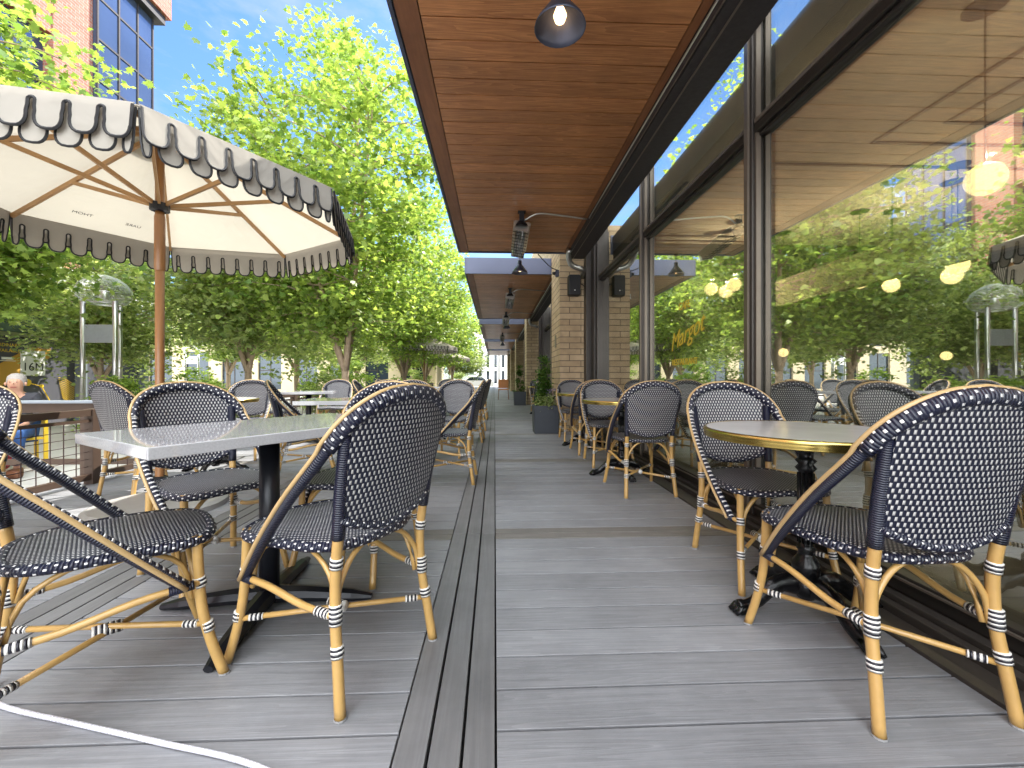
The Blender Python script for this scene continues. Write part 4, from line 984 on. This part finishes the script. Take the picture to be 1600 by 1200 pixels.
def far_building(name, x0, x1, y, z1, mat, label, nb, nf, glass, dep=10, gap=.35):
    t = empty(name, ((x0+x1)/2, y, -.3), 0, label, 'building'); ox, oy = (x0+x1)/2, y
    def q(mb, nm, mt):
        o = mb.build(nm, mt, t); o.location = (-ox, -oy, .3); return o
    q(MB().box((x0, y+.3, -.3), (x1, y+dep, z1)), 'wall', mat)
    pr = MB(); bw = (x1-x0)/nb; fh = (z1+.3)/nf
    for i in range(nb+1): pr.box((x0+i*bw-bw*gap/2, y, -.3), (x0+i*bw+bw*gap/2, y+.299, z1))
    for k_ in range(nf+1):
        zz = -.3+k_*fh
        for i in range(nb): pr.box((x0+i*bw+bw*gap/2, y+.05, max(-.3, zz-.3)), (x0+(i+1)*bw-bw*gap/2, y+.299, min(z1, zz+.3)))
    q(pr, 'facade_frame', mat)
    for i in range(nb):
        for k_ in range(nf):
            a, b = x0+i*bw+bw*gap/2, x0+(i+1)*bw-bw*gap/2; z0_, z1_ = -.3+k_*fh+.3, -.3+(k_+1)*fh-.3
            wn = q(MB().box((a, y+.2, z0_), (b, y+.29, z1_)), 'window', glass)
            MB().box(((a+b)/2-.03, y+.17, z0_), ((a+b)/2+.03, y+.199, z1_)).box((a, y+.172, (z0_+z1_)/2-.03), ((a+b)/2-.03, y+.199, (z0_+z1_)/2+.03)).build('window_bar', M['bronze'], wn)
    q(MB().box((x0-.3, y-.25, z1), (x1+.3, y+dep+.3, z1+.35)), 'cornice', M['steel_grey'])
    return t
far_building('cream_building', -32, -5.5, 36, 7.2, M['wall_cream'], 'cream building with dark windows behind the trees', 9, 2, M['glass_dark'])
far_building('white_building', -3.2, 3.5, 74, 11, M['wall_white'], 'pale building at the far end of the walkway', 5, 4, M['glass_dark'], gap=.62)
far_building('grey_building', 2.0, 6.5, 56, 6.5, M['wall_white'], 'low pale building beyond the last brick pier', 3, 2, M['glass_dark'])
far_building('long_building', -60, -34, 60, 12, M['wall_tan'], 'far tan building left beyond the plaza trees', 8, 4, M['glass_dark'])
# small distant items
t = empty('notice_board', (-5.0, 20, -.3), 0, 'blue topped notice board beyond the distant tables', 'sign')
MB().box((-.3, -.02, .95), (.3, .02, 1.15)).build('header', M['blue_sign'], t); MB().box((-.3, -.015, .45), (.3, .015, .945)).build('board', M['white'], t)
MB().box((-.33, -.03, 0), (-.301, .03, 1.18)).box((.301, -.03, 0), (.33, .03, 1.18)).build('frame', M['black'], t)
t = empty('street_lamp', (.45, 44.5, -.3), 0, 'dark street pole with a round head at the end of the walkway', 'street lamp')
MB().tube([(0, 0, 0), (0, 0, 3.9)], .07, 8).build('pole', M['black_metal'], t); MB().lathe([(0, 4.35), (.18, 4.3), (.22, 4.1), (.12, 3.9)], 12).build('lamp_head', M['white'], t, smooth=True)
t = empty('patio_chair', (.38, 18.4, 0), 0, 'small orange seated chair in the walkway far away', 'chair')
MB().box((-.23, -.2, .42), (.23, .22, .47)).build('seat', M['orange'], t, bevel=.01); MB().box((-.23, .2, .5), (.23, .24, .88)).build('backrest', M['orange'], t, bevel=.01)
for sx in (-1, 1):
    for sy in (-1, 1): MB().tube([(sx*.2, sy*.18, .42), (sx*.23, sy*.22, 0)], .014, 6).build('leg', M['leather'], t)
# white car far away
t = empty('parked_car', (-2.2, 50, -.29), .0, 'white car far away at the end of the terrace', 'car')
MB().slab([(-2.1, -.85, .3), (-2.1, -.85, .85), (-1.3, -.85, .95), (-.7, -.85, 1.42), (.8, -.85, 1.42), (1.4, -.85, .98), (2.1, -.85, .85), (2.15, -.85, .3)], (0, 1.7, 0)).build('body', M['white'], t, bevel=.06)
MB().slab([(-1.15, -.86, .97), (-.66, -.86, 1.36), (.76, -.86, 1.36), (1.2, -.86, .97)], (0, .009, 0)).build('window', M['glass_dark'], t)
for x in (-1.3, 1.3): MB().tube([(x, -.88, .33), (x, .88, .33)], .32, 20, ref=(0, 0, 1)).build('wheel', M['black'], t)

# ------------------------------------------------------------------ people beyond the fence
def skin(name, pts, edges, mat, parent, root=0, sub=2):
    me = bpy.data.meshes.new(name); me.from_pydata([p[:3] for p in pts], edges, []); me.materials.append(mat)
    o = bpy.data.objects.new(name, me); COL.objects.link(o); o.parent = parent
    o.modifiers.new('skin', 'SKIN'); ss = o.modifiers.new('sub', 'SUBSURF'); ss.levels = ss.render_levels = sub
    sv = me.skin_vertices[0].data if me.skin_vertices else None
    if sv is None: return o
    for i, p in enumerate(pts):
        r_ = p[3]; sv[i].radius = (r_, r_) if not isinstance(r_, tuple) else r_
        sv[i].use_root = (i == root)
    for f in me.polygons: f.use_smooth = True
    return o
def seated(x, y, rz, label, trousers):
    t = empty('person', (x, y, -.3), rz, label, 'person', 'people seated beyond the fence')
    body = [(0, 0, .55, .12), (0, -.02, .75, .12), (0, -.01, .95, .12), (0, .02, 1.03, .058), (0, .045, 1.10, .072), (0, .05, 1.17, .086), (0, .04, 1.235, .07),
            (-.17, .0, .98, .05), (-.22, .05, .75, .038), (-.14, .26, .62, .03), (-.10, .36, .60, .025), (.17, .0, .98, .05), (.22, .05, .75, .038), (.14, .26, .62, .03), (.10, .36, .60, .025),
            (-.1, .06, .50, .08), (-.13, .44, .50, .062), (-.12, .44, .28, .05), (-.12, .42, .08, .035), (-.12, .52, .04, .032), (.1, .06, .50, .08), (.13, .44, .50, .062), (.12, .44, .28, .05), (.12, .42, .08, .035), (.12, .52, .04, .032)]
    E = [(0,1),(1,2),(2,3),(3,4),(4,5),(5,6),(2,7),(7,8),(8,9),(9,10),(2,11),(11,12),(12,13),(13,14),(0,15),(15,16),(16,17),(17,18),(18,19),(0,20),(20,21),(21,22),(22,23),(23,24)]
    skin('body', body, E, M['skin'], t)
    skin('shirt', [(0, 0, .56, .14), (0, -.02, .75, .145), (0, -.01, .95, .14), (-.17, .0, .985, .072), (-.225, .05, .75, .052), (.17, .0, .985, .072), (.225, .05, .75, .052), (-.15, .24, .63, .042), (.15, .24, .63, .042)], [(0,1),(1,2),(2,3),(3,4),(2,5),(5,6),(4,7),(6,8)], M['shirt'], t)
    skin('trousers', [(0, 0, .53, .145), (-.1, .07, .51, .098), (-.13, .44, .505, .082), (-.12, .45, .28, .070), (-.12, .43, .11, .062), (.1, .07, .51, .098), (.13, .44, .505, .082), (.12, .45, .28, .070), (.12, .43, .11, .062)], [(0,1),(1,2),(2,3),(3,4),(0,5),(5,6),(6,7),(7,8)], trousers, t)
    MB().lathe([(0, .085), (.05, .075), (.085, .04), (.096, -.02), (.085, -.09)], 16, (0, .008, 1.215)).build('hair', M['hair'], t, smooth=True)
    f = MB(); f.lathe([(0, -.012), (.012, -.005), (.010, .008), (0, .02)], 8, (0, .142, 1.155)); f.build('nose', M['skin'], t, smooth=True)
    for sx in (-1, 1):
        MB().lathe([(0, -.007), (.007, 0), (0, .007)], 8, (sx*.032, .128, 1.180)).build('eye', M['black'], t)
        MB().lathe([(0, -.028), (.012, -.01), (.014, .01), (0, .026)], 8, (sx*.092, .045, 1.155)).build('ear', M['skin'], t, smooth=True)
        MB().box((sx*.12-.05, .37, -.0), (sx*.12+.05, .62, .09)).build('shoe', M['leather'], t, bevel=.03)
        hm = MB()
        for q in range(4): hm.tube([(sx*(.10-.03+.018*q), .37, .60), (sx*(.10-.03+.018*q), .425+.008*(q in (1, 2)), .60), (sx*(.10-.03+.018*q), .45, .575)], .008, 6)
        hm.tube([(sx*.07, .345, .60), (sx*.045, .385, .595)], .009, 6); hm.build('fingers', M['skin'], t, smooth=True)
    MB().box((-.028, .118, 1.108), (.028, .1275, 1.116)).build('mouth', M['redcloth'], t)
    return t
def yellow_chair(x, y, rz, label):
    t = empty('metal_chair', (x, y, -.3), rz, label, 'chair', 'yellow metal chairs beyond the fence')
    MB().box((-.21, -.2, .40), (.21, .24, .43)).build('seat', M['yellow'], t, bevel=.008)
    MB().box((-.21, -.24, .60), (.21, -.215, .88)).build('backrest', M['yellow'], t, bevel=.008)
    for sx in (-1, 1):
        MB().box((sx*.2-.02, .19, 0), (sx*.2+.02, .23, .40)).build('leg', M['yellow'], t); MB().box((sx*.2-.02, -.24, 0), (sx*.2+.02, -.20, .60)).build('leg', M['yellow'], t)
yellow_chair(-6.42, 5.95, math.pi-.55, 'yellow metal chair under the person in blue jeans'); seated(-6.42, 5.95, math.pi+.55, 'grey haired person in blue jeans sitting beyond the fence', M['denim'])
yellow_chair(-6.40, 5.20, -math.pi/2+.2, 'yellow metal chair under the person in red trousers'); seated(-6.40, 5.20, -math.pi/2+.2, 'person in red trousers sitting beyond the fence at the left edge', M['redcloth'])
# rope in the corner
tag(MB().tube(spline([(-2.1, 1.50, .008), (-1.6, 1.34, .008), (-1.38, 1.245, .008), (-1.137, 1.18, .008), (-.847, 1.105, .008), (-.57, 1.03, .008), (-.3, .9, .008)], 6), .0065, 8).build('rope', M['rope'], smooth=True), 'white rope lying on the deck in the lower left corner', 'rope')
